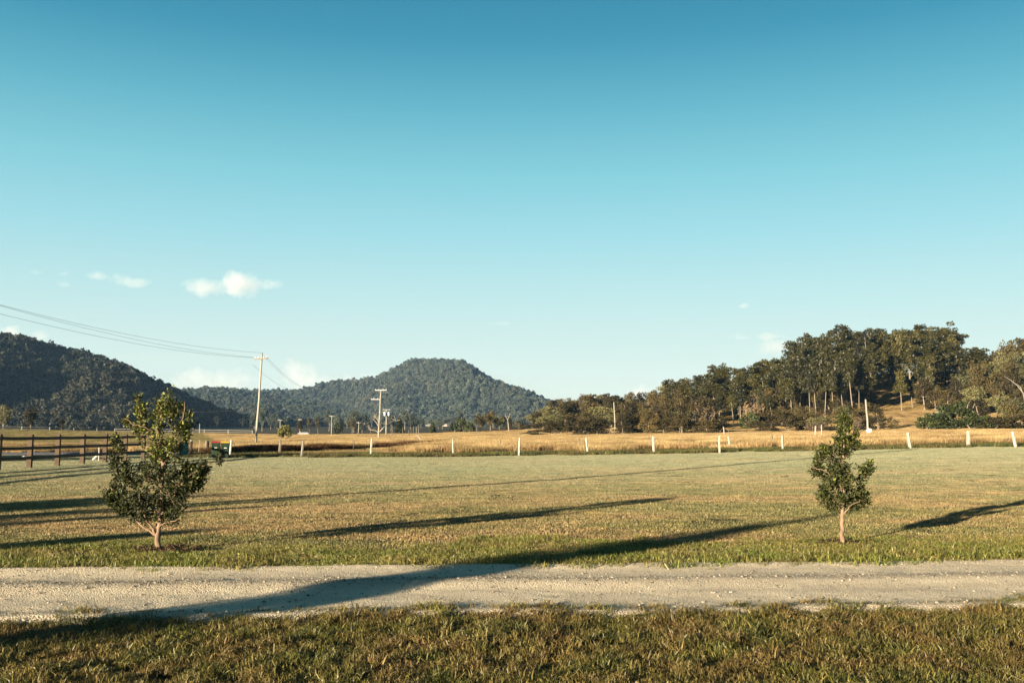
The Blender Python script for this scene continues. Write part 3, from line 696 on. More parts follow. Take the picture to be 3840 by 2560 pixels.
def land(px):
    for lim, t_ in ((2080, 'beside the right foot of the mountain'), (2200, 'between mountain and plain pole'), (2290, 'just left of the plain distant pole'), (2380, 'just right of the plain distant pole'), (2480, 'above the middle white posts'), (2600, 'where the wood starts to climb'), (2700, 'above the small bare bank'), (2800, 'above the very dark rounded bush'), (2900, 'on the middle of the shoulder'), (3000, 'at the foot of the hilltop clump'), (3080, 'at the left end of the hilltop clump'), (3160, 'left above the right young tree'), (3240, 'right above the right young tree'), (3320, 'above the pole with the meter box'), (3400, 'above the grassy slope'), (3480, 'above the right half of the grassy slope'), (3560, 'near the right end of the hilltop clump'), (3640, 'at the right end of the hilltop clump'), (3720, 'just right of the hilltop clump'), (3790, 'near the right edge of the photo')):
        if px < lim: return t_
    return 'at the right edge of the photo'
def near(px):
    for lim, t_ in ((60, 'at the left edge'), (200, 'near the pale rounded gum'), (330, 'left of the left young tree'), (430, 'just left of the left young tree'), (700, 'behind the left young tree'), (800, 'just right of the left young tree'), (900, 'above the wheelie bins'), (1010, 'just right of the leaning pole'), (1100, 'by the round olive tree'), (1180, 'right of the round olive tree'), (1240, 'left of the distant crossarm pole'), (1300, 'right of the distant crossarm pole'), (1350, 'left of the cream house'), (1400, 'left of the dead tree'), (1470, 'right of the dead tree'), (1530, 'by the broad dark conifer'), (1560, 'midway between the two dark conifers'), (1600, 'left of the pointed conifer'), (1660, 'right of the pointed conifer'), (1720, 'by the small dark conifer'), (1800, 'left of the olive gum clump'), (1880, 'behind the olive gum clump'), (2100, 'where the brown wood begins'), (2250, 'left of the plain distant pole'), (2500, 'right beside the plain distant pole'), (2760, 'by the small bare bank'), (2900, 'below the very dark bush')):
        if px < lim: return t_
    return 'left of the right young tree'
def LB(what, D, ds, px):
    k = sorted(ds, reverse=True).index(D); n_ = len(ds); rank = 'on the skyline' if k == 0 else ('in the front rank' if k == n_ - 1 else (['', 'second from the back', 'third from the back', 'midway down', 'second from the front'][k] if k < n_ - 2 else 'second from the front'))
    return '%s %s %s' % (what, rank, land(px))
# tall gums on the hilltop: three ranks
for D, n, dy in ((395, 16, 0), (372, 17, 6), (350, 18, 22), (332, 15, 70)):
    for i in range(n):
        px = 2985 + (3610 - 2985) * (i + q.uniform(.1, .9)) / n
        if D < 345 and 3290 < px < 3440: continue
        tree_px('gum', px, env(px) + dy + q.uniform(-14, 26) * (1 if D > 380 else 1.6), D + q.uniform(-7, 7), *[LB('tall dark gum', D, (395, 372, 350, 332), px)] * 2, wpx=q.uniform(80, 120))
for i in range(17):
    px = 2690 + 560 * (i + q.uniform(.1, .9)) / 17
    if 2790 < px < 2850: continue
    tree_px('stem', px, env(px) + q.uniform(70, 150), 289 + q.uniform(-4, 6), *['bare stemmed gum at the wood edge ' + land(px)] * 2, wpx=q.uniform(46, 66))
for i in range(9):
    px = 2960 + 300 * (i + q.uniform(.1, .9)) / 9
    tree_px('gum' if i % 3 else 'scrub', px, q.uniform(1370, 1440), 318 + q.uniform(-5, 5), *['mid height leafy tree below the tall gums ' + land(px)] * 2, wpx=q.uniform(70, 100))
for i in range(10):
    px = 2990 + 620 * (i + q.uniform(.1, .9)) / 10
    if 3290 < px < 3430: continue
    tree_px('scrub', px, q.uniform(1450, 1500), 322 + q.uniform(-5, 5), *['dark shrubby tree under the gums ' + land(px)] * 2, wpx=q.uniform(70, 100), crown_mat=M['leaf_gum'])
# slope down to the left of them
for D, n, dy in ((365, 13, 0), (340, 14, 12), (312, 13, 40)):
    for i in range(n):
        px = 2500 + (2990 - 2500) * (i + q.uniform(.1, .9)) / n
        tree_px('gum', px, env(px) + dy + q.uniform(-14, 24), D + q.uniform(-8, 8), *[LB('slim dark gum', D, (365, 340, 312), px)] * 2, wpx=q.uniform(66, 105))
# brown she-oaks, low part of the wood (left) in ranks
for D, n, dy in ((390, 15, 0), (365, 17, 6), (335, 17, 26), (300, 16, 50), (268, 13, 66), (243, 13, 84)):
    for i in range(n):
        px = 1985 + (2560 - 1985) * (i + q.uniform(.1, .9)) / n
        tree_px('scrub' if q.random() < .72 else 'spread', px, env(px) + dy + q.uniform(-16, 22), D + q.uniform(-8, 8), *[LB('brown leafy tree', D, (390, 365, 335, 300, 268, 243), px)] * 2, wpx=q.uniform(75, 120))
# low front of the shoulder
for D, n, t0, t1 in ((298, 14, 1440, 1510), (268, 14, 1490, 1550), (240, 15, 1535, 1580)):
    for i in range(n):
        px = 2540 + (3260 - 2540) * (i + q.uniform(.15, .85)) / n
        if 2715 < px < 2815: continue
        k = q.choice(['scrub', 'scrub', 'spread', 'spread', 'scrub', 'dry'])
        tree_px(k, px, q.uniform(t0, t1), D + q.uniform(-5, 5), *[LB('thin dry shrub' if k == 'dry' else 'low brown scrubby tree', D, (298, 268, 240), px).replace('on the skyline', 'at the back').replace('in the front rank', 'at the front').replace('second from the front', 'amid the scrub')] * 2, wpx=q.uniform(80, 130))
# right edge of the photo
for D, n, dy in ((370, 8, 0), (340, 8, 20), (310, 8, 60), (280, 8, 110), (255, 8, 165), (236, 8, 225)):
    for i in range(n):
        px = 3625 + (3960 - 3625) * (i + q.uniform(.1, .9)) / n
        tree_px(q.choice(['scrub', 'spread', 'spread']), px, env(px) + dy + q.uniform(-6, 24), D + q.uniform(-6, 6), *[LB('brown green spreading tree', D, (370, 340, 310, 280, 255, 236), px)] * 2, wpx=q.uniform(80, 125))
for px, pt in ((3640, 1312), (3690, 1300), (3745, 1312), (3795, 1272), (3835, 1262), (3880, 1270)):
    tree_px('spread' if px > 3700 else 'gum', px, pt, 348, *['tall open tree rising behind the right edge wood ' + land(px)] * 2, wpx=120)
for px in (3470, 3510, 3550, 3590, 3605):
    tree_px('scrub' if px % 20 else 'spread', px, q.uniform(1410, 1470), 300, *['brown tree right of the open grassy slope ' + land(px)] * 2, wpx=100)
# single ones that can be told apart
def bigtree(px, py0, py1, w_, label):
    D = 300; x = X(px, D); z0 = P(px, py0, D).z
    o = tree_px('gum', px, py1, D, label, None, wpx=w_, var=0 if px < 3150 else 3); return o
tree_px('stem', 3112, 1395, 298, 'gum with a thick pale bare trunk left of the hilltop gums', wpx=95, var=1)
tree_px('stem', 3172, 1300, 306, 'tallest pale trunked gum standing forward in the middle of the hilltop wood', wpx=100, var=2)
tree_px('stem', 3385, 1385, 300, 'slender gum with a long bare pale trunk on the open grassy slope', wpx=56, var=3)
tree_px('stem', 3425, 1420, 306, 'short gum with bare stem just right of the slender gum on the grassy slope', wpx=50, var=4)
tree_px('gum', 3495, 1330, 316, 'leafy gum on the upper right border of the grassy slope', wpx=80, var=6)
tree_px('bush', 2812, 1540, 262, 'rounded very dark green bush beside the small bare bank under the gums', wpx=84, var=1)
tree_px('bush', 3560, 1502, 232, 'wide dense green bush at the foot of the grassy slope', wpx=210, var=1)
tree_px('bush', 3480, 1545, 230, 'smaller green bush at the left end of the wide dense bush', wpx=110, var=3)
tree_px('bush', 3650, 1540, 228, 'green bush at the right end of the wide dense bush', wpx=170, var=3)
tree_px('bush', 3730, 1560, 226, 'low brown green bush right of the white forked dead limbs', wpx=170, var=0)
tree_px('bush', 3820, 1555, 226, 'low brown green bush at the right edge of the photo', wpx=170, var=2)
tree_px('scrub', 3292, 1515, 236, 'brown drooping tree just right of the pole with the meter box', wpx=72, var=2)
tree_px('scrub', 3345, 1560, 238, 'low dark drooping shrub between meter box pole and the grassy slope', wpx=60, var=4)
tree_px('spread', 3665, 1345, 322, 'pale green spreading gum standing right of the tall hilltop gums', wpx=120, var=0)
tree_px('dry', 3210, 1560, 234, 'pale twiggy shrub behind the pole with the meter box', wpx=110, var=1)
tree_px('dry', 3060, 1575, 232, 'pale twiggy shrub behind the two thin posts', wpx=110, var=2)

# ---- valley trees left of the wood
vt = [('spread', 1800, 1548, 330, 62, 'tall olive gum in the clump left of the brown wood'), ('spread', 1838, 1538, 345, 60, 'highest olive gum in the clump left of the brown wood'), ('spread', 1872, 1552, 335, 55, 'olive gum at the right side of the clump left of the brown wood'),
      ('bush', 1728, 1562, 330, 66, 'dense dark green tree at the left end of the valley clump'), ('bush', 1760, 1580, 325, 50, 'smaller dark tree in the valley clump left of the brown wood'),
      ('conifer', 1622, 1580, 360, 34, 'pointed dark conifer standing alone on the valley floor'), ('conifer', 1497, 1562, 345, 44, 'broad dark conifer behind the small fence posts'), ('conifer', 1694, 1584, 380, 26, 'small dark conifer right of the pointed conifer'),
      ('round', 1068, 1590, 172, 60, 'round olive tree standing in the golden grass'), ('spread', 1122, 1572, 330, 34, 'thin reddish brown tree right of the round olive tree'), ('bush', 1268, 1578, 330, 46, 'dark green leafy tree right of the pole with the small crossarm'),
      ('spread', 1192, 1555, 560, 26, 'small pale gum on the valley floor left of the dark green tree'), ('spread', 1160, 1560, 580, 24, 'small pale gum left of its twin on the valley floor'), ('bush', 1340, 1590, 420, 30, 'small green tree left of the white house'),
      ('scrub', 1905, 1560, 350, 50, 'dark tree between the olive gums and the brown wood'), ('scrub', 1945, 1575, 330, 60, 'first low brown tree of the wood beside the olive gums'), ('spread', 1320, 1565, 600, 44, 'grey green gum behind the white house'),
      ('spread', 12, 1515, 330, 60, 'pale leaved gum at the left edge below the dark hill'), ('spread', 116, 1520, 330, 74, 'pale rounded gum below the dark hill left of the young tree'), ('spread', 232, 1560, 340, 36, 'small dim tree at the foot of the dark hill')]
for k, px, py, D, wp, lab in vt: tree_px(k, px, py, D, lab, wpx=wp, var=(1 if k == 'round' else None) if k != 'bush' else 1)
for i in range(46):
    px = 950 + 1010 * (i + q.random()) / 46; D = q.uniform(650, 1250)
    tree_px(q.choice(['spread', 'spread', 'bush']), px, 1620 - F * (9 + q.uniform(4, 12) - 1.6) / D, D, *['small grey green valley tree ' + near(px)] * 2, wpx=q.uniform(24, 46) * 900 / D, crown_mat=M['leaf_hill'])
for i in range(26):
    px = -20 + 980 * (i + q.random()) / 26; D = q.uniform(860, 1000)
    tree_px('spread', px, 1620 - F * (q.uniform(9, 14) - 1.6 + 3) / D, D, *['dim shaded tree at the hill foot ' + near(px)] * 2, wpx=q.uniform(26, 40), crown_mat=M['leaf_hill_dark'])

# ---- trees out of frame to the left, whose shadows cross the picture
def sh_tree(kind, tip, H, wide, label, var):
    L = H * SL; return tree(kind, tip[0] - SX * L, tip[1] - SY * L, H, label, None, var=var, wide=wide)
sh_tree('bush', (-5.2, 26.6), 6.5, 8, 'leafy tree beside the lawn left of the camera', 1)
sh_tree('bush', (-9, 82), 9, 6.5, 'leafy tree beyond the rail fence out of frame', 2)
sh_tree('bush', (-13, 90), 10, 9, 'second leafy tree beyond the rail fence out of frame', 3)
sh_tree('bush', (-9, 134), 12, 9, 'tall leafy tree beside the far road out of frame', 4)
sh_tree('bush', (-17, 142), 12, 9, 'tall leafy tree left of its neighbour beside the far road', 5)

sh_tree('bush', (-7.4, 26.8), 6.5, 8, 'dense tree beside the lawn out of frame, nearest the drive', 3)
sh_tree('bush', (-3.4, 26.0), 6, 3.6, 'dense tree between its neighbours beside the lawn out of frame', 3)
# ---- bare limbs and dead trees
def limbs(name, base, segs, label, cat='tree', part='branch', mat='dead_wood'):
    o = thing(name, label, cat, base)
    for i, (pts, r0) in enumerate(segs):
        mb = MB(); pts = np.array([np.array(p_) for p_ in pts]) - np.array(base); mb.tube(pts, np.linspace(r0 * .72, r0 * .25, len(pts)), 6)
        mb.build('trunk' if i == 0 else part, M[mat], o)
    return o
D = 196
def PP(a, b, dd=0): return P(a, b, D + dd)
b0 = Vector((X(1421, D), D, g(X(1421, D), D) - .3))
segs = [([b0, PP(1420, 1625), PP(1421, 1600)], .26), ([PP(1421, 1600), PP(1412, 1585), PP(1404, 1576), PP(1398, 1572)], .15), ([PP(1424, 1618), PP(1436, 1605), PP(1450, 1592, 1), PP(1468, 1582, 2), PP(1488, 1577, 3), PP(1500, 1573, 3)], .17), ([PP(1418, 1620), PP(1408, 1614), PP(1393, 1612), PP(1380, 1609)], .10),
        ([PP(1421, 1602), PP(1420, 1585), PP(1412, 1566), PP(1400, 1560)], .12)]
rr_ = random.Random(5)
for i in range(26):
    a = rr_.choice([(1400, 1572), (1408, 1566), (1418, 1575), (1450, 1592), (1470, 1582), (1485, 1577), (1393, 1611), (1415, 1590)])
    b = (a[0] + rr_.uniform(-22, 22), a[1] - rr_.uniform(4, 24)); mdl = ((a[0] + b[0]) / 2 + rr_.uniform(-3, 3), (a[1] + b[1]) / 2)
    dd = rr_.uniform(-2, 2); segs.append(([PP(*a), PP(*mdl, dd / 2), PP(*b, dd)], .045))
limbs('dead_tree', b0, segs, 'bare pale dead tree beside the pole with the white crossarm')
D = 238
b0 = Vector((X(3634, D), D, g(X(3634, D), D) - .1))
limbs('dead_tree', b0, [([b0, PP(3636, 1570), PP(3632, 1550)], .25), ([PP(3634, 1556), PP(3618, 1535), PP(3600, 1520), PP(3580, 1508)], .16), ([PP(3632, 1552), PP(3626, 1535), PP(3614, 1505)], .14), ([PP(3636, 1550), PP(3648, 1530), PP(3656, 1512)], .12), ([PP(3627, 1530), PP(3630, 1515), PP(3640, 1500)], .09)], 'white forked dead tree above the wide green bush')
D = 240
b0 = Vector((X(3838, D), D, g(X(3838, D), D) - .1))
limbs('dead_tree', b0, [([b0, PP(3846, 1520), PP(3836, 1470)], .26), ([PP(3838, 1475), PP(3815, 1445), PP(3790, 1425), PP(3765, 1410)], .17), ([PP(3838, 1478), PP(3826, 1450), PP(3812, 1438)], .12)], 'long pale bare limbs of a dead tree at the right edge')
D = 318
b0 = Vector((X(1908, D), D, g(X(1908, D), D) - .1))
limbs('dead_tree', b0, [([b0, PP(1906, 1590), PP(1903, 1570)], .3), ([PP(1903, 1572), PP(1897, 1562), PP(1894, 1552)], .15), ([PP(1904, 1573), PP(1909, 1560), PP(1911, 1550)], .14)], 'pinkish white dead stump between the olive gums and the wood')

# ================================================================== POSTS, FENCES
def hit(px, py, d0=5, d1=900):
    u, fy, fz = ray(px, py); lo = d0
    d = d0
    while d < d1:
        if CAMZ + fz * d / fy < g(u * d / fy, d): break
        lo = d; d *= 1.01
    hi = d
    for _ in range(25):
        mid_ = (lo + hi) / 2
        if CAMZ + fz * mid_ / fy < g(u * mid_ / fy, mid_): hi = mid_
        else: lo = mid_
    return Vector((u * lo / fy, lo, g(u * lo / fy, lo)))
def post_mesh(H, w_, seed, mat, split=True):
    r = np.random.default_rng(seed); mb = MB(); n = 7; pts = []; 
    zz = np.linspace(-.15, H, n); c = r.normal(size=(n, 2)) * .007
    c = np.cumsum(c, axis=0)
    seg = 6; ang = np.linspace(0, 6.283, seg, endpoint=False) + r.random(); shp = .75 + .5 * r.random(seg)
    V = []
    for i in range(n):
        k = w_ / 2 * (1.08 - .16 * zz[i] / H) * shp * (1 + .10 * (r.random(seg) - .5))
        top = (r.random(seg) * .05 if i == n - 1 else 0)
        V.append(np.stack([c[i, 0] + np.cos(ang) * k, c[i, 1] + np.sin(ang) * k, zz[i] + top + 0 * ang], 1))
    V.append(np.array([[c[-1, 0], c[-1, 1], H + .02]]))
    Q = [[i * seg + j, i * seg + (j + 1) % seg, (i + 1) * seg + (j + 1) % seg, (i + 1) * seg + j] for i in range(n - 1) for j in range(seg)]
    T = [[(n - 1) * seg + j, (n - 1) * seg + (j + 1) % seg, n * seg] for j in range(seg)]
    mb.add(np.concatenate(V), Q, T); return mb.mesh('fence_post', mat)
pseed = [900]
def fence_post(px, py, ptx, pty, label, group, w_=.16, mat='post_white', D=None, name='fence_post'):
    if D: b = Vector((X(px, D), D, g(X(px, D), D)))
    else: b = hit(px, py)
    top = P(ptx, pty, b.y); v = top - b; pseed[0] += 1
    o = link(name, post_mesh(v.length, w_ * .82, pseed[0], M[mat])); o.location = b
    o.rotation_euler = Vector((0, 0, 1)).rotation_difference(v).to_euler()
    return tag(o, label, 'post', group)
GP = 'bleached posts along the near edge of the golden paddock'
for a in [(1130, 1713, 1137, 1654, 'first leaning white post right of the wheelie bins marker post', .15),
          (1390, 1711, 1396, 1644, 'white post directly below the pole with the white crossarm', .19),
          (1701, 1709, 1700, 1646, 'white post below the right slope of the mountain', .17),
          (1947, 1708, 1951, 1641, 'slim white post below the left end of the brown wood', .14),
          (2206, 1704, 2199, 1640, 'white post left of the plain distant pole, leaning left', .19),
          (2451, 1700, 2448, 1637, 'white post with a grey post close on its left', .19),
          (2698, 1698, 2698, 1634, 'white post left of a leaning grey white post', .17),
          (2935, 1692, 2933, 1632, 'white post right of a short pale square post', .17),
          (3186, 1690, 3182, 1628, 'white post half hidden behind the right young tree', .19),
          (3414, 1681, 3404, 1622, 'white post right of the right young tree, leaning left', .23),
          (3630, 1676, 3629, 1616, 'straight thick white post second from the right edge', .25),
          (3809, 1676, 3797, 1618, 'leaning white post closest to the right edge', .22)]:
    fence_post(*a[:5], GP, a[5])
G5 = 'weathered posts set back in the golden grass'
for px, D, ptx, pty, lab, w_, mt in [
        (1050, 70, 1054, 1650, 'grey round post behind the first white post', .24, 'post_grey'),
        (1325, 78, 1328, 1652, 'thin grey pointed post left of the post below the crossarm pole', .14, 'post_grey'),
        (1878, 74, 1873, 1648, 'crooked thin grey post in the golden grass', .12, 'post_grey'),
        (2175, 74, 2171, 1644, 'grey brown post close left of a white post', .15, 'post_grey'),
        (2442, 74, 2440, 1643, 'thin grey post touching the left side of a white post', .12, 'post_grey'),
        (2738, 72, 2731, 1636, 'leaning grey white post in the right of the golden grass', .21, 'post_white'),
        (2896, 76, 2894, 1634, 'short pale square post in the golden grass', .22, 'post_grey'),
        (3573, 78, 3564, 1627, 'thin leaning grey post between two thick white posts', .13, 'post_grey'),
        (3056, 120, 3058, 1597, 'tall pale post at the far edge of the golden grass', .24, 'post_white'),
        (3080, 120, 3081, 1592, 'thin pale post just right of the tall pale post', .17, 'post_white'),
        (3457, 150, 3455, 1615, 'small white stump at the foot of the wide green bush', .24, 'post_white'),
        (2716, 190, 2713, 1600, 'pale post in front of the small bare bank', .26, 'post_white'),
        (1599, 120, 1600, 1648, 'thin grey stake in the middle of the golden grass', .10, 'post_grey'),
        (1624, 120, 1623, 1649, 'short pale stake right of the thin grey stake', .13, 'post_white'),
        (747, 72, 749, 1651, 'thin yellowish wooden stake left of the bins', .09, 'post_grey')]:
    fence_post(px, 0, ptx, pty, lab, G5, w_, mt, D)
# small far posts on the valley floor
G6 = 'small pale posts far off on the valley floor'
for i, (px, pt) in enumerate([(1343, 1606), (1358, 1612), (1389, 1607), (1471, 1594), (1481, 1620), (1509, 1603), (1534, 1612), (1541, 1608), (1550, 1600), (1561, 1600), (1569, 1594), (1706, 1611), (1788, 1598), (2023, 1621), (2205, 1620), (2286, 1620), (724, 1604), (2830, 1617), (2945, 1616), (2732, 1610)]):
    D = 235 if px < 2000 else 225
    fence_post(px + .5, 0, px, pt, 'thin pale far off post ' + near(px), G6 + ' ' + near(px), .13 if i % 3 else .20, 'post_grey', D)
# leaning sticks
def stick(pa, pb, D, r_, label, mat='post_white'):
    a, b = P(*pa, D), P(*pb, D); o = MB().tube([(0, 0, 0), tuple((b - a) * .5 + Vector((0, 0, .02))), tuple(b - a)], [r_, r_ * .9, r_ * .7], 6).build('leaning_stake', M[mat]); o.location = a
    return tag(o, label, 'stake')
stick((1588, 1659), (1562, 1631), 118, .07, 'bare pole leaning in the golden grass below the mountain')
stick((3372, 1640), (3353, 1613), 120, .07, 'thin pale stick leaning at the foot of the grassy slope')

# dark stained three rail fence running away on the left
fy0 = 42.1; FX = -21.6; sp = 2.76
ys = [fy0 + sp * (i - 13) for i in range(20)]
fo = thing('rail_fence', 'dark brown three rail timber fence running away at the left edge', 'fence', (FX, ys[0], g(FX, ys[0])))
for i, y in enumerate(ys):
    z = g(FX, y); mb = MB(); mb.box((0, 0, .67), (.20, .17, 1.62)); mb.box((0, 0, 1.49), (.21, .18, .03), taper=.8)
    me = mb.mesh('post', M['rail_wood'])
    o = link('post', me, fo); o.location = (0, y - fo.location.y, z - fo.location.z)
    o.rotation_euler = (random.Random(i).uniform(-.012, .012), random.Random(i + 9).uniform(-.012, .012), random.Random(i + 5).uniform(-.05, .05))
for i in range(len(ys) - 1):
    for k, h in enumerate((.47, .90, 1.33)):
        ya, yb = ys[i], ys[i + 1]; za, zb = g(FX, ya) + h, g(FX, yb) + h; mb = MB()
        xo = .115 + .045
        n = 5; V = []
        for j in range(n):
            f_ = j / (n - 1); yy = ya - .08 + (yb - ya + .02) * f_; zz = za + (zb - za) * f_ - .012 * math.sin(math.pi * f_)
            V += [(xo - .02, yy, zz - .07), (xo + .025, yy, zz - .07), (xo + .025, yy, zz + .07), (xo - .02, yy, zz + .07)]
        Q = [[a * 4 + b_, a * 4 + (b_ + 1) % 4, a * 4 + 4 + (b_ + 1) % 4, a * 4 + 4 + b_] for a in range(n - 1) for b_ in range(4)] + [[0, 1, 2, 3], [16, 19, 18, 17]]
        mb.add(V, Q); o = mb.build('rail', M['rail_wood'], fo); o.location = Vector((0, -fo.location.y, -fo.location.z)) + Vector((0, 0, 0))

# dark gate post, white marker post, prop
b = hit(716, 1708); o = thing('gate_post', 'dark timber gate post with a pale cap beside the teal drum', 'post', b)
MB().tube([(0, 0, -.2), (0, 0, 1.0)], [.10, .09], 8).build('post', M['rail_wood'], o); MB().tube([(0, 0, .99), (0, 0, 1.08)], [.105, .08], 8).build('cap', M['white_paint'], o)
b = hit(773, 1703); o = thing('strainer_post', 'grey round post with a dark side between the stake and the bins', 'post', b)
MB().tube([(0, 0, -.2), (0, 0, .5), (.01, 0, 1.0)], [.12, .115, .11], 9).build('post', M['post_grey'], o); MB().tube([(.13, .05, -.1), (.13, .05, .95)], [.05, .05], 6).build('side_rail', M['rail_wood'], o)
b = hit(862, 1714); o = thing('marker_post', 'white painted post with a dark band right of the yellow lidded bin', 'post', b); tp = P(867, 1650, b.y) - b
MB().tube([(0, 0, -.1), tuple(tp * .5), tuple(tp)], [.07, .068, .075], 8).build('post', M['white_paint'], o); MB().tube([tuple(tp * .27), tuple(tp * .32)], [.073, .073], 8).build('band', M['wire'], o)
b = P(371, 1703, 56); b.z = g(b.x, b.y); o = thing('road_marker', 'thin white upright with a slanting white brace behind the rail fence', 'marker', b)
MB().tube([(0, 0, -.1), (0, 0, .88)], [.035, .03], 6).build('upright', M['white_paint'], o); MB().tube([(-.02, 0, .36), (-.33, 0, .05)], [.05, .07], 6).build('brace', M['white_paint'], o)
o = MB().tube([(0, 0, 0), (0, 0, .1), (0, 0, .17)], [.1, .12, .05], 8, jit=.3).build('rock', M['white_paint'], loc=hit(782, 1712)); tag(o, 'small white rock on the grass left of the red lidded bin', 'rock')
o = MB().tube([(0, 0, 0), (0, 0, .08), (0, 0, .13)], [.16, .15, .05], 8, jit=.4).build('rock', M['white_paint'], loc=P(92, 1712, 63) * 1 - Vector((0, 0, 0))); o.location.z = g(o.location.x, o.location.y); tag(o, 'low pale rock on the grass seen through the rail fence', 'rock')

# ------------------------------------------------------------------ wheelie bins and drum
M['bin_green'] = simple('bin_green', (.008, .020, .010), .5, .1, 4)
M['lid_red'] = simple('lid_red', (.26, .012, .016), .5, .08, 4); M['lid_yellow'] = simple('lid_yellow', (.42, .23, .012), .5, .08, 4)
M['rubber'] = simple('rubber', (.02, .02, .02), .7, .1, 4); M['teal'] = simple('teal_plastic', (.03, .15, .16), .45, .15, 2); M['sticker'] = simple('sticker', (.65, .66, .62), .5, .05, 4)
def wheelie(px, py, lid, label):
    b = hit(px, py); o = thing('wheelie_bin', label, 'bin', b, R(12), 'wheelie bins by the paddock entrance')
    mb = MB(); V = []; lv = [(.03, .20, .21), (.10, .215, .23), (.62, .25, .28), (.90, .275, .33), (.955, .285, .34), (.985, .285, .34)]
    for z, a, d in lv:
        for sx, sy in ((-1, -1), (-.9, -1.06), (.9, -1.06), (1, -1), (1, 1), (-1, 1)): V.append((sx * a, sy * d, z))
    Q = [[i * 6 + j, i * 6 + (j + 1) % 6, i * 6 + 6 + (j + 1) % 6, i * 6 + 6 + j] for i in range(5) for j in range(6)] + [[3, 2, 1, 0], [5, 4, 3, 0]]
    mb.add(V, Q); mb.build('body', M['bin_green'], o)
    mb = MB(); mb.box((0, -.352, .935), (.60, .03, .05)); mb.build('rim', M['bin_green'], o)
    mb = MB(); V = []
    for z, k in ((.988, 1.03), (1.02, 1.02), (1.065, .80), (1.075, .5)):
        for sx, sy in ((-1, -1.02), (1, -1.02), (1, 1), (-1, 1)): V.append((sx * .29 * k, sy * .35 * k, z))
    mb.add(V, [[i * 4 + j, i * 4 + (j + 1) % 4, i * 4 + 4 + (j + 1) % 4, i * 4 + 4 + j] for i in range(3) for j in range(4)] + [[12, 13, 14, 15], [3, 2, 1, 0]]); mb.build('lid', M[lid], o)
    MB().tube([(-.26, .40, .99), (.26, .40, .99)], .018, 6).build('handle', M['bin_green'], o)
    for s_ in (-1, 1): MB().tube([(s_ * .235, .25, .10), (s_ * .285, .25, .10)], .10, 14).build('wheel', M['rubber'], o)
    MB().box((.02, -.303, .70), (.16, .006, .10), rot=Matrix.Rotation(R(-6), 3, 'X')).build('sticker', M['sticker'], o)
    MB().box((0, -.272, .53), (.52, .02, .05)).build('band', M['rubber'], o)
    o.scale = (.92, .92, .96)
    return o
wheelie(808, 1717, 'lid_red', 'dark green wheelie bin with a red lid, left of the yellow lidded one')
wheelie(844, 1718, 'lid_yellow', 'dark green wheelie bin with a yellow lid beside the white marker post')
b = hit(688, 1712); o = thing('drum', 'teal plastic drum behind the left young tree', 'drum', b)
MB().tube([(0, 0, 0), (0, 0, .04), (0, 0, .3), (0, 0, .32), (0, 0, .62), (0, 0, .64), (0, 0, .9)], [.28, .30, .30, .315, .315, .30, .30], 20).build('body', M['teal'], o, True)
MB().tube([(0, 0, .895), (0, 0, .93)], [.315, .30], 20).build('lid', M['teal'], o)

# ------------------------------------------------------------------ power poles and lines
def pole(x, y, H, lean, label, arms=(), r0=.17, trafo=False, group='timber power poles', mat='pole_wood'):
    z = g(x, y); o = thing('power_pole', label, 'pole', (x, y, z), 0, group)
    tp = Vector((lean[0], lean[1], H)); mid_ = tp * .5 + Vector((.04, 0, 0))
    MB().tube([(0, 0, -.4), tuple(tp * .25), tuple(mid_), tuple(tp * .75), tuple(tp)], np.linspace(r0, r0 * .72, 5), 10, jit=.05).build('shaft', M[mat], o, True)
    for (zf, l, rz, off, am) in arms:
        c_ = tp * zf; ca, sa = math.cos(rz), math.sin(rz)
        arm = MB(); a = c_ + Vector((ca * (off - l / 2), sa * (off - l / 2), 0)) + Vector((sa, -ca, 0)) * (r0 * .95); d_ = c_ + Vector((ca * (off + l / 2), sa * (off + l / 2), 0)) + Vector((sa, -ca, 0)) * (r0 * .95)
        arm.box(tuple((a + d_) / 2), (l, .11, .13), rot=rz); ao = arm.build('crossarm', M[am], o)
        for f_ in (-.46, -.2, .2, .46)[:4 if l > 1.8 else 2]:
            q_ = (a + d_) / 2 + Vector((ca, sa, 0)) * l * f_
            MB().tube([tuple(q_ + Vector((0, 0, .07))), tuple(q_ + Vector((0, 0, .13))), tuple(q_ + Vector((0, 0, .16))), tuple(q_ + Vector((0, 0, .26)))], [.02, .05, .035, .045], 7).build('insulator', M['ceramic'], ao)
    if trafo:
        for a_ in (0, 2.1, 4.2):
            MB().tube([(math.cos(a_) * .75, math.sin(a_) * .75, H - 2.0), (math.cos(a_) * .75, math.sin(a_) * .75, H - 1.0)], [.30, .30], 10).build('transformer', M['metal'], o)
        MB().tube([(-1.2, -.2, H - .9), (0, -.3, H - .75), (1.2, -.2, H - .9)], .06, 6).build('bracket', M['metal'], o)
    return o
D1 = 108; x1 = X(959, D1); h1 = P(976, 1322, D1).z - g(x1, D1)
ztop = lambda px, py, D: P(px, py, D).z
p1 = pole(x1, D1, h1, (X(976, D1) - x1, 0), 'tall leaning timber power pole with a slanting crossarm behind the bins', [(.935, 2.0, R(-35), -.0, 'post_grey')], .13)
D2 = 200; x2 = X(1419, D2); h2 = ztop(1427, 1460, D2) - g(x2, D2)
p2 = pole(x2, D2, h2, (X(1427, D2) - x2, 0), 'timber pole with white crossarms beside the bare dead tree', [(.985, 2.3, 0, 0, 'white_paint'), (.80, 1.9, 0, -.95, 'white_paint')], .20)
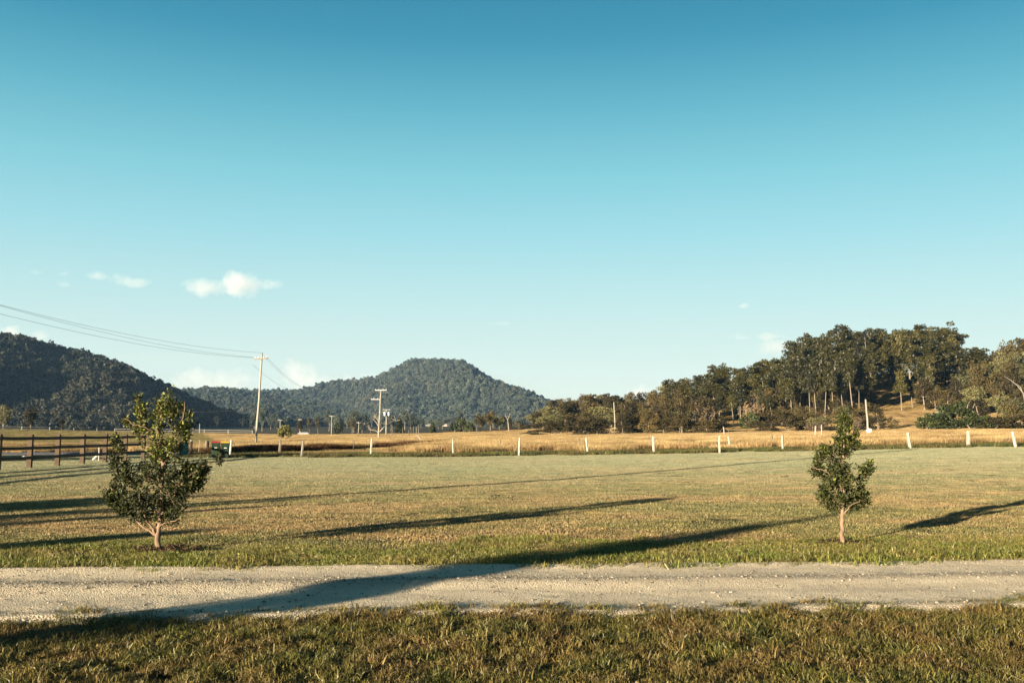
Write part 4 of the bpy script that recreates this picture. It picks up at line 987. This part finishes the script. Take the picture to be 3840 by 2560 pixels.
for px, pt, D, arms, lab, r0, tf in [
        (1448, 1533, 300, [(.97, 2.2, .2, 0, 'metal'), (.85, 1.8, .2, 0, 'metal')], 'distant pole crowded with transformers right of the dead tree', .22, True),
        (1243, 1558, 330, [(.97, 1.7, 0, 0, 'post_white')], 'distant pole with crossarm above the dark green leafy tree', .16, False),
        (1125, 1571, 330, [(.97, 1.3, 0, 0, 'post_white')], 'distant pole rising from the thin reddish tree', .16, False),
        (1050, 1574, 330, [(.98, 1.5, 0, 0, 'post_white')], 'short T topped pole behind the round olive tree', .15, False),
        (1345, 1580, 330, [(.90, 1.4, 0, 0, 'post_white')], 'distant pole with low crossarm left of the white house', .15, False),
        (748, 1588, 330, [], 'thin bare distant pole left of the big leaning pole', .14, False),
        (724, 1603, 360, [], 'thinner bare distant pole beside the left young tree', .17, False),
        (2308, 1507, 250, [], 'plain pole without crossarm in front of the brown wood', .17, False)]:
    x = X(px, D); pole(x, D, ztop(px, pt, D) - g(x, D), ((-.35 if px > 2000 else .0), 0), lab, arms, r0, tf)
D9 = 118; x9 = X(3256, D9); h9 = ztop(3250, 1497, D9) - g(x9, D9)
o = pole(x9, D9, h9, (X(3250, D9) - x9, 0), 'pole with a white meter box near its base behind the right young tree', [], .13)
zb = ztop(3256, 1617, D9) - g(x9, D9); MB().box((-.02, -.22, zb + .1), (.36, .16, .52)).build('meter_box', M['white_paint'], o); MB().box((.14, -.20, zb + .14), (.42, .12, .34)).build('junction_box', M['white_paint'], o); MB().box((-.28, -.19, zb + .08), (.16, .08, .2)).build('isolator', M['metal'], o)
# pole out of frame: its thin shadow crosses the lawn
tipx, tipy = 27.0, 64.0; Hn = 10.0
pn = pole(tipx - SX * Hn * SL, tipy - SY * Hn * SL, Hn, (0, 0), 'timber power pole beside the lawn, out of frame on the left', [(.95, 2.2, 1.0, 0, 'metal')], .19)
def wire(a, b, sag, label, r_=.018, n=40, mat='wire'):
    a, b = Vector(a), Vector(b); pts = [tuple(a.lerp(b, f_) - a - Vector((0, 0, 4 * sag * f_ * (1 - f_)))) for f_ in np.linspace(0, 1, n)]
    o = MB().tube(pts, r_, 5, False).build('power_line', M[mat]); o.location = a; return tag(o, label, 'cable', 'overhead power lines')
T1 = P(976, 1322, D1); ar = P(949, 1339, D1 - .4); al = P(1003, 1341, D1 + .5); T2 = P(1427, 1460, D2)
# they come from the next pole, out of frame at the left and nearer
def through(a, pxy, D):       # point reached past the frame edge: continue the line a -> (pixel at distance D)
    b = P(*pxy, D) + Vector((0, 0, 1.9)); return a + (b - a) * 1.9
for a, pxy, lab in ((T1, (0, 1143), 'topmost power line running to the leaning pole from the upper left'), (ar, (0, 1146), 'middle power line running to the leaning pole from the upper left'), (ar + Vector((.15, 0, -.06)), (0, 1177), 'lowest power line running to the leaning pole from the upper left')):
    wire(a, through(a, pxy, 62), 1.9, lab, .010)
for a, pxy, lab in ((T1, (1180, 1455), 'upper power line falling right from the leaning pole to the far poles'), (al, (1190, 1452), 'second power line falling right from the leaning pole'), (ar + Vector((0, 0, -.8)), (1135, 1450), 'lower power line falling right from the leaning pole')):
    wire(a, P(*pxy, 250), 1.5, lab, .013)
e = P(1385, 1496, D2)
wire(e, P(-60, 1538, 150), 1.4, 'long nearly level power line from the crossarm pole to the left edge', .028, mat='post_grey')
wire(P(1430, 1497, D2), P(2110, 1516, 260), 2.0, 'dark power line running right from the crossarm pole across the mountain', .017)
wire(P(748, 1589, 330), P(960, 1606, 420), .8, 'faint wire running right from the thin bare distant pole', .02)
wire(P(1243, 1562, 330), P(1425, 1572, 380), 1.0, 'faint wire running right from the distant crossarm pole', .02)
wire(P(1243, 1562, 330), P(1060, 1606, 480), 1.0, 'faint wire running down left from the distant crossarm pole', .02)

# ------------------------------------------------------------------ far white rail fence, houses
def far_fence(pts, label, gap=6, rails=2, H=1.2):
    o = thing('paddock_fence', label, 'fence', (*pts[0], g(*pts[0])))
    P0 = o.location; tot = np.cumsum([0] + [math.dist(pts[i], pts[i + 1]) for i in range(len(pts) - 1)]); L = np.arange(0, tot[-1], gap)
    xs = np.interp(L, tot, [p_[0] for p_ in pts]); yy = np.interp(L, tot, [p_[1] for p_ in pts]); zz = G(xs, yy)
    for i in range(len(xs)): MB().box((xs[i] - P0.x, yy[i] - P0.y, zz[i] - P0.z + H / 2), (.12, .12, H + .1)).build('post', M['post_white'], o)
    for k in range(rails): MB().tube([(xs[i] - P0.x, yy[i] - P0.y, zz[i] - P0.z + H * (.95 - .42 * k)) for i in range(len(xs))], .038, 4).build('rail', M['post_white'], o)
far_fence([(X(-30, 262), 262), (X(160, 268), 268), (X(420, 285), 285)], 'white rail fence along the crest of the left pasture', 7)
far_fence([(X(430, 280), 280), (X(640, 275), 275), (X(1010, 270), 270)], 'long white rail fence far behind the bins and the leaning pole', 7)
M['wall'] = simple('house_wall', (.36, .29, .24), .8, .1, .5); M['roof_w'] = simple('roof_pale', (.42, .42, .41), .5, .08, .5); M['roof_r'] = simple('roof_tin', (.42, .40, .40), .5, .1, .5); M['glass'] = simple('window_glass', (.03, .04, .05), .1, .1, 1)
def house(px, py, D, w_, h_, d_, roof, label, rz=0):
    x = X(px, D); z = P(px, py, D).z; z = max(z, g(x, D)); o = thing('house', label, 'house', (x, D, g(x, D)), rz)
    MB().box((0, 0, h_ / 2), (w_, d_, h_)).build('wall', M['wall'], o)
    e_ = w_ * .04; V = [(-w_ / 2 - e_, -d_ / 2 - e_, h_ + .01), (w_ / 2 + e_, -d_ / 2 - e_, h_ + .01), (w_ / 2 + e_, d_ / 2 + e_, h_ + .01), (-w_ / 2 - e_, d_ / 2 + e_, h_ + .01), (-w_ / 2 + w_ * .14, 0, h_ + w_ * .13), (w_ / 2 - w_ * .14, 0, h_ + w_ * .13)]
    MB().add(V, [[0, 1, 5, 4], [2, 3, 4, 5], [3, 2, 1, 0]], [[1, 2, 5], [3, 0, 4]]).build('roof', M[roof], o)
    for i in range(3): MB().box((-w_ / 3 + i * w_ / 3, -d_ / 2 - .02, h_ * .55), (w_ * .13, .06, h_ * .4)).build('window', M['glass'], o)
house(1372, 1604, 1150, 8.5, 3.0, 7, 'roof_w', 'small cream house with a pale roof left of the dead tree')
house(1613, 1583, 1500, 13, 3.2, 9, 'roof_w', 'white roofed house on the clearing below the mountain')
house(1669, 1598, 1250, 5.5, 2.6, 5, 'roof_w', 'little white roofed shed right of the pointed conifer')
house(1138, 1627, 300, 3.2, .5, 2, 'roof_w', 'low white roofed shelter behind the golden grass near the round olive tree', .1)

# ================================================================== YOUNG TREES
def mat_leaf_hero(name, tipcol):
    m, t, p = mat_new(name)
    at = N(t, 'ShaderNodeAttribute', attribute_name='tint')
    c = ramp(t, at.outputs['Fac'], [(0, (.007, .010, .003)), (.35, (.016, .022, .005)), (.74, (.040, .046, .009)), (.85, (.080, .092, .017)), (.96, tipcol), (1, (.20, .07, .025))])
    t.links.new(c, p.inputs['Base Color']); p.inputs['Roughness'].default_value = .48; p.inputs['Specular IOR Level'].default_value = .3
    tr_ = N(t, 'ShaderNodeBsdfTranslucent'); t.links.new(c, tr_.inputs[0]); ms = N(t, 'ShaderNodeMixShader'); ms.inputs[0].default_value = .18
    t.links.new(p.outputs[0], ms.inputs[1]); t.links.new(tr_.outputs[0], ms.inputs[2]); t.links.new(ms.outputs[0], t.nodes['Material Output'].inputs[0])
    return m
M['leaf_young'] = mat_leaf_hero('young_leaves', (.17, .185, .030))
def young_tree(base_px, D, trunk, limbs_, lobes, leaf, label, seed, nleaf=26, dens=1.0):
    """trunk/limbs_: pixel polylines with depth offsets; lobes: (rows of (py, left, right), depth, count, tint bias)"""
    r = np.random.default_rng(seed); base = P(base_px[0], base_px[1], D); base.z = g(base.x, D); B = np.array(base)
    dz = base.z - P(base_px[0], base_px[1], D).z
    W3 = lambda a, b, d=0.: np.array(P(a, b, D + d)) + np.array([0, 0, dz * max(0, (b - 1500) / 560)])
    mb = MB(); skel = []
    def sm(pts):
        pts = np.array(pts); n = len(pts); tt = np.linspace(0, n - 1, (n - 1) * 4 + 1)
        q_ = np.stack([np.interp(tt, range(n), pts[:, k]) for k in range(3)], 1)
        q_[1:-1] = (q_[:-2] + q_[1:-1] * 2 + q_[2:]) / 4; q_[1:-1] += r.normal(size=(len(q_) - 2, 3)) * .006; return q_
    for pts, ra, rb in [trunk] + limbs_:
        q_ = sm([W3(*a) for a in pts]); rad = np.linspace(ra, rb, len(q_))
        if pts is trunk[0]: rad[:3] *= np.array([1.35, 1.15, 1.05])
        mb.tube(q_ - B, rad, 9, True, .12); skel += [(a, b_) for a, b_ in zip(q_, rad)]
    SK = np.array([a for a, _ in skel]); SR = np.array([b_ for _, b_ in skel])
    tw = MB(); LV = []; LQ = []; LT = []; nL = 0
    for rows, dep, cnt, bias in lobes:
        rows = np.array(rows, float)
        wts = (rows[:, 2] - rows[:, 1]); yy_ = np.linspace(rows[0, 0], rows[-1, 0], 60); ww = np.interp(yy_, rows[:, 0], wts); ww = ww + 8; ww /= ww.sum()
        for i in range(int(cnt * dens)):
            py = r.choice(yy_, p=ww) + r.normal() * 4; L_ = np.interp(py, rows[:, 0], rows[:, 1]); R_ = np.interp(py, rows[:, 0], rows[:, 2])
            a = r.random() * 6.283; q = .22 + .78 * math.sqrt(r.random()); mid_ = (L_ + R_) / 2; hw = (R_ - L_) / 2
            px = mid_ + hw * q * math.cos(a); d = hw / F * D * q * math.sin(a) * dep
            T_ = W3(px, py, d)
            dist = np.linalg.norm(SK - T_, axis=1) + .9 * np.maximum(0, SK[:, 2] - T_[2] + .10) + .15 * (T_[2] - SK[:, 2] < .03)
            j = int(np.argmin(dist)); S_ = SK[j]; mid3 = (S_ + T_) / 2 + np.array([0, 0, -.04]) + r.normal(size=3) * .02
            n = 7; f_ = np.linspace(0, 1, n)[:, None]; cv = (1 - f_) ** 2 * S_ + 2 * f_ * (1 - f_) * mid3 + f_ ** 2 * T_
            mb.tube(cv - B, np.linspace(min(.011, SR[j] * .55), .0025, n), 5, False)
            SK = np.concatenate([SK, cv[2:]]); SR = np.concatenate([SR, np.linspace(.008, .003, n - 2)])
            m_ = int(nleaf * (.5 + r.random())); clump = r.random() * .38
            for k in range(m_):
                ff = .30 + .72 * r.random() ** .7; c0 = np.array([np.interp(min(ff, 1), f_[:, 0], cv[:, q2]) for q2 in range(3)]); c0 = c0 + r.normal(size=3) * .022
                dr = r.normal(size=3) + np.array([0, 0, .35]) + (cv[-1] - cv[-3]) * 6; dr /= np.linalg.norm(dr)
                sd = np.cross(dr, r.normal(size=3)); sd /= np.linalg.norm(sd); nm = np.cross(dr, sd)
                l_ = leaf * (.6 + .75 * r.random()); w_ = l_ * .24
                c1 = c0 + dr * .012
                V = [c1, c1 + dr * l_ * .35 + sd * w_ + nm * l_ * .07, c1 + dr * l_ * .72 + sd * w_ * .8 + nm * l_ * .05, c1 + dr * l_ - nm * l_ * .06, c1 + dr * l_ * .72 - sd * w_ * .8 + nm * l_ * .05, c1 + dr * l_ * .35 - sd * w_ + nm * l_ * .07, c1 + dr * l_ * .36, c1 + dr * l_ * .72 - nm * l_ * .02]
                LV.append(np.array(V) - B); LQ += [[nL, nL + 1, nL + 6, nL + 6][:4], [nL + 1, nL + 2, nL + 7, nL + 6], [nL + 6, nL + 7, nL + 4, nL + 5]]
                LQ[-3] = [nL, nL + 1, nL + 6, nL + 5]; LQ.append([nL + 2, nL + 3, nL + 4, nL + 7])
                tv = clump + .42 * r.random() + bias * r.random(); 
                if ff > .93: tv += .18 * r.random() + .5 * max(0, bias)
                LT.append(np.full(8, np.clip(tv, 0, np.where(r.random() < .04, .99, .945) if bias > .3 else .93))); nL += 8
    o = thing('young_tree', label, 'tree', base)
    mb.build('trunk', M['bark_young'], o, True);
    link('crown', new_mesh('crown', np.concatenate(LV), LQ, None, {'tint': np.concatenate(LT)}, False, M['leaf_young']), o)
    return o
zx = lambda X_, Y_, d=0.: (300 + X_ / 2.09, 1400 + Y_ / 2.09, d)
D = 13.55
yt1 = young_tree((592, 2066), D,
    ([zx(612, 1392), zx(612, 1330), zx(606, 1270), zx(622, 1185, .02), zx(640, 1060, .03), zx(652, 850, .05), zx(642, 700, .03), zx(620, 560), zx(602, 450, -.03), zx(640, 330, -.02), zx(680, 230), zx(690, 165)], .040, .006),
    [([zx(605, 1268), zx(575, 1215, -.03), zx(545, 1178, -.06), zx(500, 1110, -.12), zx(460, 960, -.2)], .022, .007),
     ([zx(600, 1262), zx(520, 1210, .05), zx(430, 1140, .12), zx(340, 1085, .18), zx(290, 1000, .2), zx(250, 900, .2)], .013, .005),
     ([zx(640, 1100), zx(740, 950, -.05), zx(850, 800, -.1), zx(960, 720, -.1), zx(1060, 690, -.1)], .014, .005),
     ([zx(652, 900), zx(560, 820, .1), zx(400, 780, .1), zx(300, 690, .05), zx(285, 560, .05), zx(292, 470, .05)], .013, .004),
     ([zx(645, 720), zx(720, 620, .1), zx(790, 540, .12), zx(860, 470, .12)], .010, .004),
     ([zx(625, 600), zx(540, 480, .05), zx(470, 380, .05), zx(440, 250, .05)], .010, .004),
     ([zx(605, 470), zx(520, 420, -.1), zx(430, 400, -.12), zx(350, 350, -.1)], .008, .003),
     ([zx(640, 660), zx(740, 480, -.08), zx(810, 330, -.1), zx(820, 220, -.1)], .009, .003),
     ([zx(625, 1190), zx(660, 1165, -.1), zx(740, 1150, -.2), zx(800, 1110, -.2)], .008, .003)],
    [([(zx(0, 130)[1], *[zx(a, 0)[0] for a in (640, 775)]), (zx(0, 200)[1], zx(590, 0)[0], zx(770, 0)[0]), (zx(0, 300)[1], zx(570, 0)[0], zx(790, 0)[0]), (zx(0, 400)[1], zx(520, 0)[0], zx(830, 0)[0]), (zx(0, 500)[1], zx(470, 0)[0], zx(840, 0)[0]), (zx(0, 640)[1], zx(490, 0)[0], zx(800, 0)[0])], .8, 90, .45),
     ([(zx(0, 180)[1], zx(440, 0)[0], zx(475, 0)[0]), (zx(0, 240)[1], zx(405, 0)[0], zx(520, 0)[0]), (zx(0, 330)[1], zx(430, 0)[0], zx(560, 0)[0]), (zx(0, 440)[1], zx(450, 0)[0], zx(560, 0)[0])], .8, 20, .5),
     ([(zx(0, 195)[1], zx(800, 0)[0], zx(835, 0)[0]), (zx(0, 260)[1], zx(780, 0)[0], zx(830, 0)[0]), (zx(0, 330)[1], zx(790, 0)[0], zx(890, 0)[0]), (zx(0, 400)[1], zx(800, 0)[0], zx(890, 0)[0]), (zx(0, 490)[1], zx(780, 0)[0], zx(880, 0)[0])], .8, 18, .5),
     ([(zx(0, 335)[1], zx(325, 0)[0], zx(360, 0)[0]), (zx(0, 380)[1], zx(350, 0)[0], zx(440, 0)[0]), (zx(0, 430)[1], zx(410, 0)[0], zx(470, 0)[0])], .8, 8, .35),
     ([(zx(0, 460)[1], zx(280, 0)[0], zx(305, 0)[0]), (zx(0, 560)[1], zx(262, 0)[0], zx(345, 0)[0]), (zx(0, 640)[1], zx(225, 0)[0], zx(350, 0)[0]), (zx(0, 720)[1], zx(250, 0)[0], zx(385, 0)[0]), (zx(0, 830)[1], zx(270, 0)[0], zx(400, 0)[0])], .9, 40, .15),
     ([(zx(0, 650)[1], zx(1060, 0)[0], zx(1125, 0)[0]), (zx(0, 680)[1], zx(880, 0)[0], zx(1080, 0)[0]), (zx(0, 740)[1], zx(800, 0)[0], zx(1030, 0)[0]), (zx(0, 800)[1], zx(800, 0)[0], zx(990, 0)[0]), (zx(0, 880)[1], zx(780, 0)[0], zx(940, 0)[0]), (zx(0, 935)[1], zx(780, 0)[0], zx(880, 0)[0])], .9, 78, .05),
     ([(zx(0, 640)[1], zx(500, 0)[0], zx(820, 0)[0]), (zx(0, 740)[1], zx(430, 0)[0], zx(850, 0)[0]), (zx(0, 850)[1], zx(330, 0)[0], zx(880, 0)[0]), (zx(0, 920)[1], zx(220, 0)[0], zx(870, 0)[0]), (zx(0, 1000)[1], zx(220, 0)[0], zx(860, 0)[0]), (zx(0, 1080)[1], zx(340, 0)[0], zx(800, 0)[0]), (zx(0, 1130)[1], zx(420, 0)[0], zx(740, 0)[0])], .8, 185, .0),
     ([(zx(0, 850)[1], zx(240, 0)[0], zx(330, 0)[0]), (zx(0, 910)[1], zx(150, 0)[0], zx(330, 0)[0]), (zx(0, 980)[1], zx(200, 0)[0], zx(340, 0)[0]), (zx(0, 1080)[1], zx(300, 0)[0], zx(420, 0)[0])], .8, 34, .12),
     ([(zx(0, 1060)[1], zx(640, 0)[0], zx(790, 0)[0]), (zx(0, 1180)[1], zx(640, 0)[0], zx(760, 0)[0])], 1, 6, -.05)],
    .041, 'leafy young tree with a wide ragged dark crown standing left in the lawn', 31, 36, 1.0)
zy = lambda X_, Y_, d=0.: (2900 + X_ / 2.614, 1500 + Y_ / 2.614, d)
D = 14.45
def rows(*a): return [(1500 + y / 2.614, 2900 + l / 2.614, 2900 + r_ / 2.614) for y, l, r_ in a]
yt2 = young_tree((3158, 2030), D,
    ([zy(676, 1385), zy(672, 1250), zy(672, 1120), zy(678, 1040), zy(690, 940), zy(690, 800, .02), zy(690, 640), zy(690, 480), zy(690, 330), zy(690, 200), zy(692, 140)], .033, .004),
    [([zy(672, 1110), zy(640, 1080, .04), zy(590, 1030, .1), zy(520, 980, .14), zy(450, 950, .15)], .009, .003),
     ([zy(676, 1110), zy(710, 1060, -.05), zy(780, 1000, -.1), zy(880, 960, -.12)], .011, .003),
     ([zy(690, 900), zy(620, 800, -.1), zy(540, 700, -.12), zy(430, 650, -.1), zy(360, 650, -.08)], .010, .003),
     ([zy(690, 880), zy(780, 780, .1), zy(880, 700, .1), zy(955, 620, .1)], .010, .003),
     ([zy(690, 700), zy(600, 600), zy(500, 540, .05), zy(430, 490, .05)], .008, .003),
     ([zy(690, 560), zy(740, 460, .05), zy(800, 370, .05), zy(840, 300, .05)], .006, .002)],
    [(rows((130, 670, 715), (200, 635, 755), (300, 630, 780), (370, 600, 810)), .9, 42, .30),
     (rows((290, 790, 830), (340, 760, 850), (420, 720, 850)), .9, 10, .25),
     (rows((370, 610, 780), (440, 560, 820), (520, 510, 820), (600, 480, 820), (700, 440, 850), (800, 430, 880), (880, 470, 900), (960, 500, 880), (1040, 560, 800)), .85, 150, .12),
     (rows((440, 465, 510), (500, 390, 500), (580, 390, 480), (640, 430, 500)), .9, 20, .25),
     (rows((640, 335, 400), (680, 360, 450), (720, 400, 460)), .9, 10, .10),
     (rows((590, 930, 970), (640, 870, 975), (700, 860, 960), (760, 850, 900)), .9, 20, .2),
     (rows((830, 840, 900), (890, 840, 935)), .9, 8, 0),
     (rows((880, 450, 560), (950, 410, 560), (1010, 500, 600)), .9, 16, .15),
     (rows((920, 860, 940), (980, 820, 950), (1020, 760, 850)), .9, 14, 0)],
    .043, 'smaller young tree with a slim straight pale trunk standing right in the lawn', 37, 29, .95)
# further young trees of the same row, out of frame at the left: only their shadows reach the picture
def young_shadow(tip, H, wide, label, src=yt2, h0=1.95):
    L = H * SL; x = tip[0] - SX * L; y = tip[1] - SY * L; s_ = H / h0
    dup(src, (x, y, g(x, y)), 1.3, (s_ * wide, s_ * wide, s_), label)
sh_tree('spread', (7.6, 21.6), 4.6, 1.5, 'taller young tree beside the gravel drive behind the camera', 2)
young_shadow((-4.6, 22.4), 3.4, 1.0, 'slim young tree on the lawn further left of the frame')
young_shadow((-4.5, 17.0), 3.3, 2.0, 'young tree left of the camera beside the drive')
young_shadow((-7.3, 24.9), 2.8, 1.1, 'young tree on the lawn left of the frame')
# mulch of bark and fallen leaves round the trunks
def mulch(c, n, rad, seed, label):
    r = np.random.default_rng(seed); a = r.random(n) * 6.283; q = rad * r.random(n) ** .6
    x = c[0] + np.cos(a) * q * 1.5; y = c[1] + np.sin(a) * q; V, Q = leaves_at(np.stack([x, y, G(x, y) + .03 + .05 * r.random(n)], 1), .05, r, .35)
    o = link('mulch', new_mesh('mulch', V, Q, None, {'tint': np.repeat(r.random(n), 4)}, False, M['mulch'])); struct(o, 'stuff', label)
M['mulch'] = leaf_mat('mulch_bits', [(0, (.012, .007, .004)), (.7, (.028, .016, .010)), (1, (.09, .052, .03))], .8, .15, 0)
mulch((yt1.location.x + .12, yt1.location.y), 420, .32, 1, 'dark brown bark mulch round the left young tree')
mulch((yt2.location.x, yt2.location.y), 130, .3, 2, 'thin reddish bark mulch round the right young tree')

# ================================================================== CLOUDS
m = bpy.data.materials.new('cloud_vapour'); m.use_nodes = True; t = m.node_tree; t.nodes.clear(); M['cloud'] = m
out = N(t, 'ShaderNodeOutputMaterial'); pv = N(t, 'ShaderNodeVolumePrincipled'); t.links.new(pv.outputs[0], out.inputs['Volume'])
pv.inputs['Color'].default_value = (1, .94, .92, 1); pv.inputs['Anisotropy'].default_value = .1
tc = N(t, 'ShaderNodeTexCoord'); oi = N(t, 'ShaderNodeObjectInfo'); geo = N(t, 'ShaderNodeNewGeometry')
vl = N(t, 'ShaderNodeVectorMath', operation='LENGTH'); t.links.new(tc.outputs['Object'], vl.inputs[0])
n1 = noise(t, geo.outputs['Position'], .0075, 5, .6)
d = math_(t, 'SUBTRACT', math_(t, 'MULTIPLY_ADD', n1, 2.3, -.42), vl.outputs['Value'])
d = math_(t, 'MULTIPLY', d, 1.0, clamp=True)
at = N(t, 'ShaderNodeAttribute', attribute_type='OBJECT', attribute_name='thick')
t.links.new(math_(t, 'MULTIPLY', d, math_(t, 'MULTIPLY', at.outputs['Fac'], .62)), pv.inputs['Density'])
def cloud(px, py, wpx, hpx, thick, label, D=6500):
    c_ = P(px, py, D); mb = MB(); V = []; Q = []
    bm_n, bm_m = 12, 8
    for i in range(bm_m + 1):
        th = math.pi * i / bm_m
        for j in range(bm_n): V.append((math.sin(th) * math.cos(j * 6.2832 / bm_n), math.sin(th) * math.sin(j * 6.2832 / bm_n), math.cos(th)))
    Q = [[i * bm_n + j, (i + 1) * bm_n + j, (i + 1) * bm_n + (j + 1) % bm_n, i * bm_n + (j + 1) % bm_n] for i in range(bm_m) for j in range(bm_n)]
    me = new_mesh('cloud', V, Q, None, None, True, M['cloud'])
    o = link('cloud', me, None, c_); sx_ = wpx / 2 / F * D; sz_ = hpx / 2 / F * D; o.scale = (sx_, min(sx_, sz_ * 1.6), sz_); o['thick'] = thick
    return tag(o, label, 'cloud', 'small clouds low in the sky')
cloud(905, 1066, 230, 120, .014, 'right and taller lobe of the largest white cloud above the leaning pole')
cloud(785, 1082, 280, 95, .011, 'left and flatter lobe of the largest white cloud')
cloud(1020, 1066, 110, 60, .007, 'thin wisp at the right end of the largest cloud')
cloud(480, 1056, 190, 74, .010, 'second white cloud, left of the largest one')
cloud(365, 1036, 110, 50, .007, 'small faint cloud left of the second cloud')
cloud(240, 1066, 70, 38, .005, 'faint wisp of cloud above the dark hill')
cloud(132, 1022, 90, 34, .005, 'faint wisp of cloud nearest the left edge')
cloud(238, 1028, 60, 30, .005, 'tiny faint cloud between two wisps at the left')
cloud(40, 1246, 100, 80, .012, 'small white cloud just above the dark hill at the left edge')
cloud(152, 1262, 90, 60, .006, 'faint cloud touching the crest of the dark hill')
cloud(1110, 1416, 210, 160, .008, 'bright cloud puff rising above the low ridge right of the leaning pole')
cloud(790, 1430, 440, 150, .0045, 'long pale cloud bank on the ridge left of the leaning pole')
cloud(1240, 1440, 330, 110, .006, 'low cloud bank behind the left flank of the mountain')
cloud(1380, 1408, 110, 44, .007, 'small low cloud just above the mountain shoulder')
cloud(2790, 1147, 60, 26, .016, 'tiny white cloud high above the wood')
cloud(2880, 1262, 340, 44, .010, 'long thin cloud streak left of the hilltop gums')
cloud(2920, 1300, 260, 100, .006, 'faint cloud patch under the thin streak')
cloud(1880, 1213, 160, 22, .004, 'very faint streak of cloud above the right flank of the mountain')
cloud(2395, 1475, 190, 80, .010, 'faint pinkish cloud just above the brown wood')

# ================================================================== HAZE
m = bpy.data.materials.new('haze_air'); m.use_nodes = True; t = m.node_tree; t.nodes.clear()
out = N(t, 'ShaderNodeOutputMaterial'); pv = N(t, 'ShaderNodeVolumePrincipled'); t.links.new(pv.outputs[0], out.inputs['Volume'])
pv.inputs['Color'].default_value = (.35, .62, 1.0, 1); pv.inputs['Density'].default_value = .000045; pv.inputs['Anisotropy'].default_value = 0.0
hz = MB().box((0, 1400, 105), (5400, 4400, 240)).build('haze', m); struct(hz, 'stuff', 'thin blue morning haze over the valley')
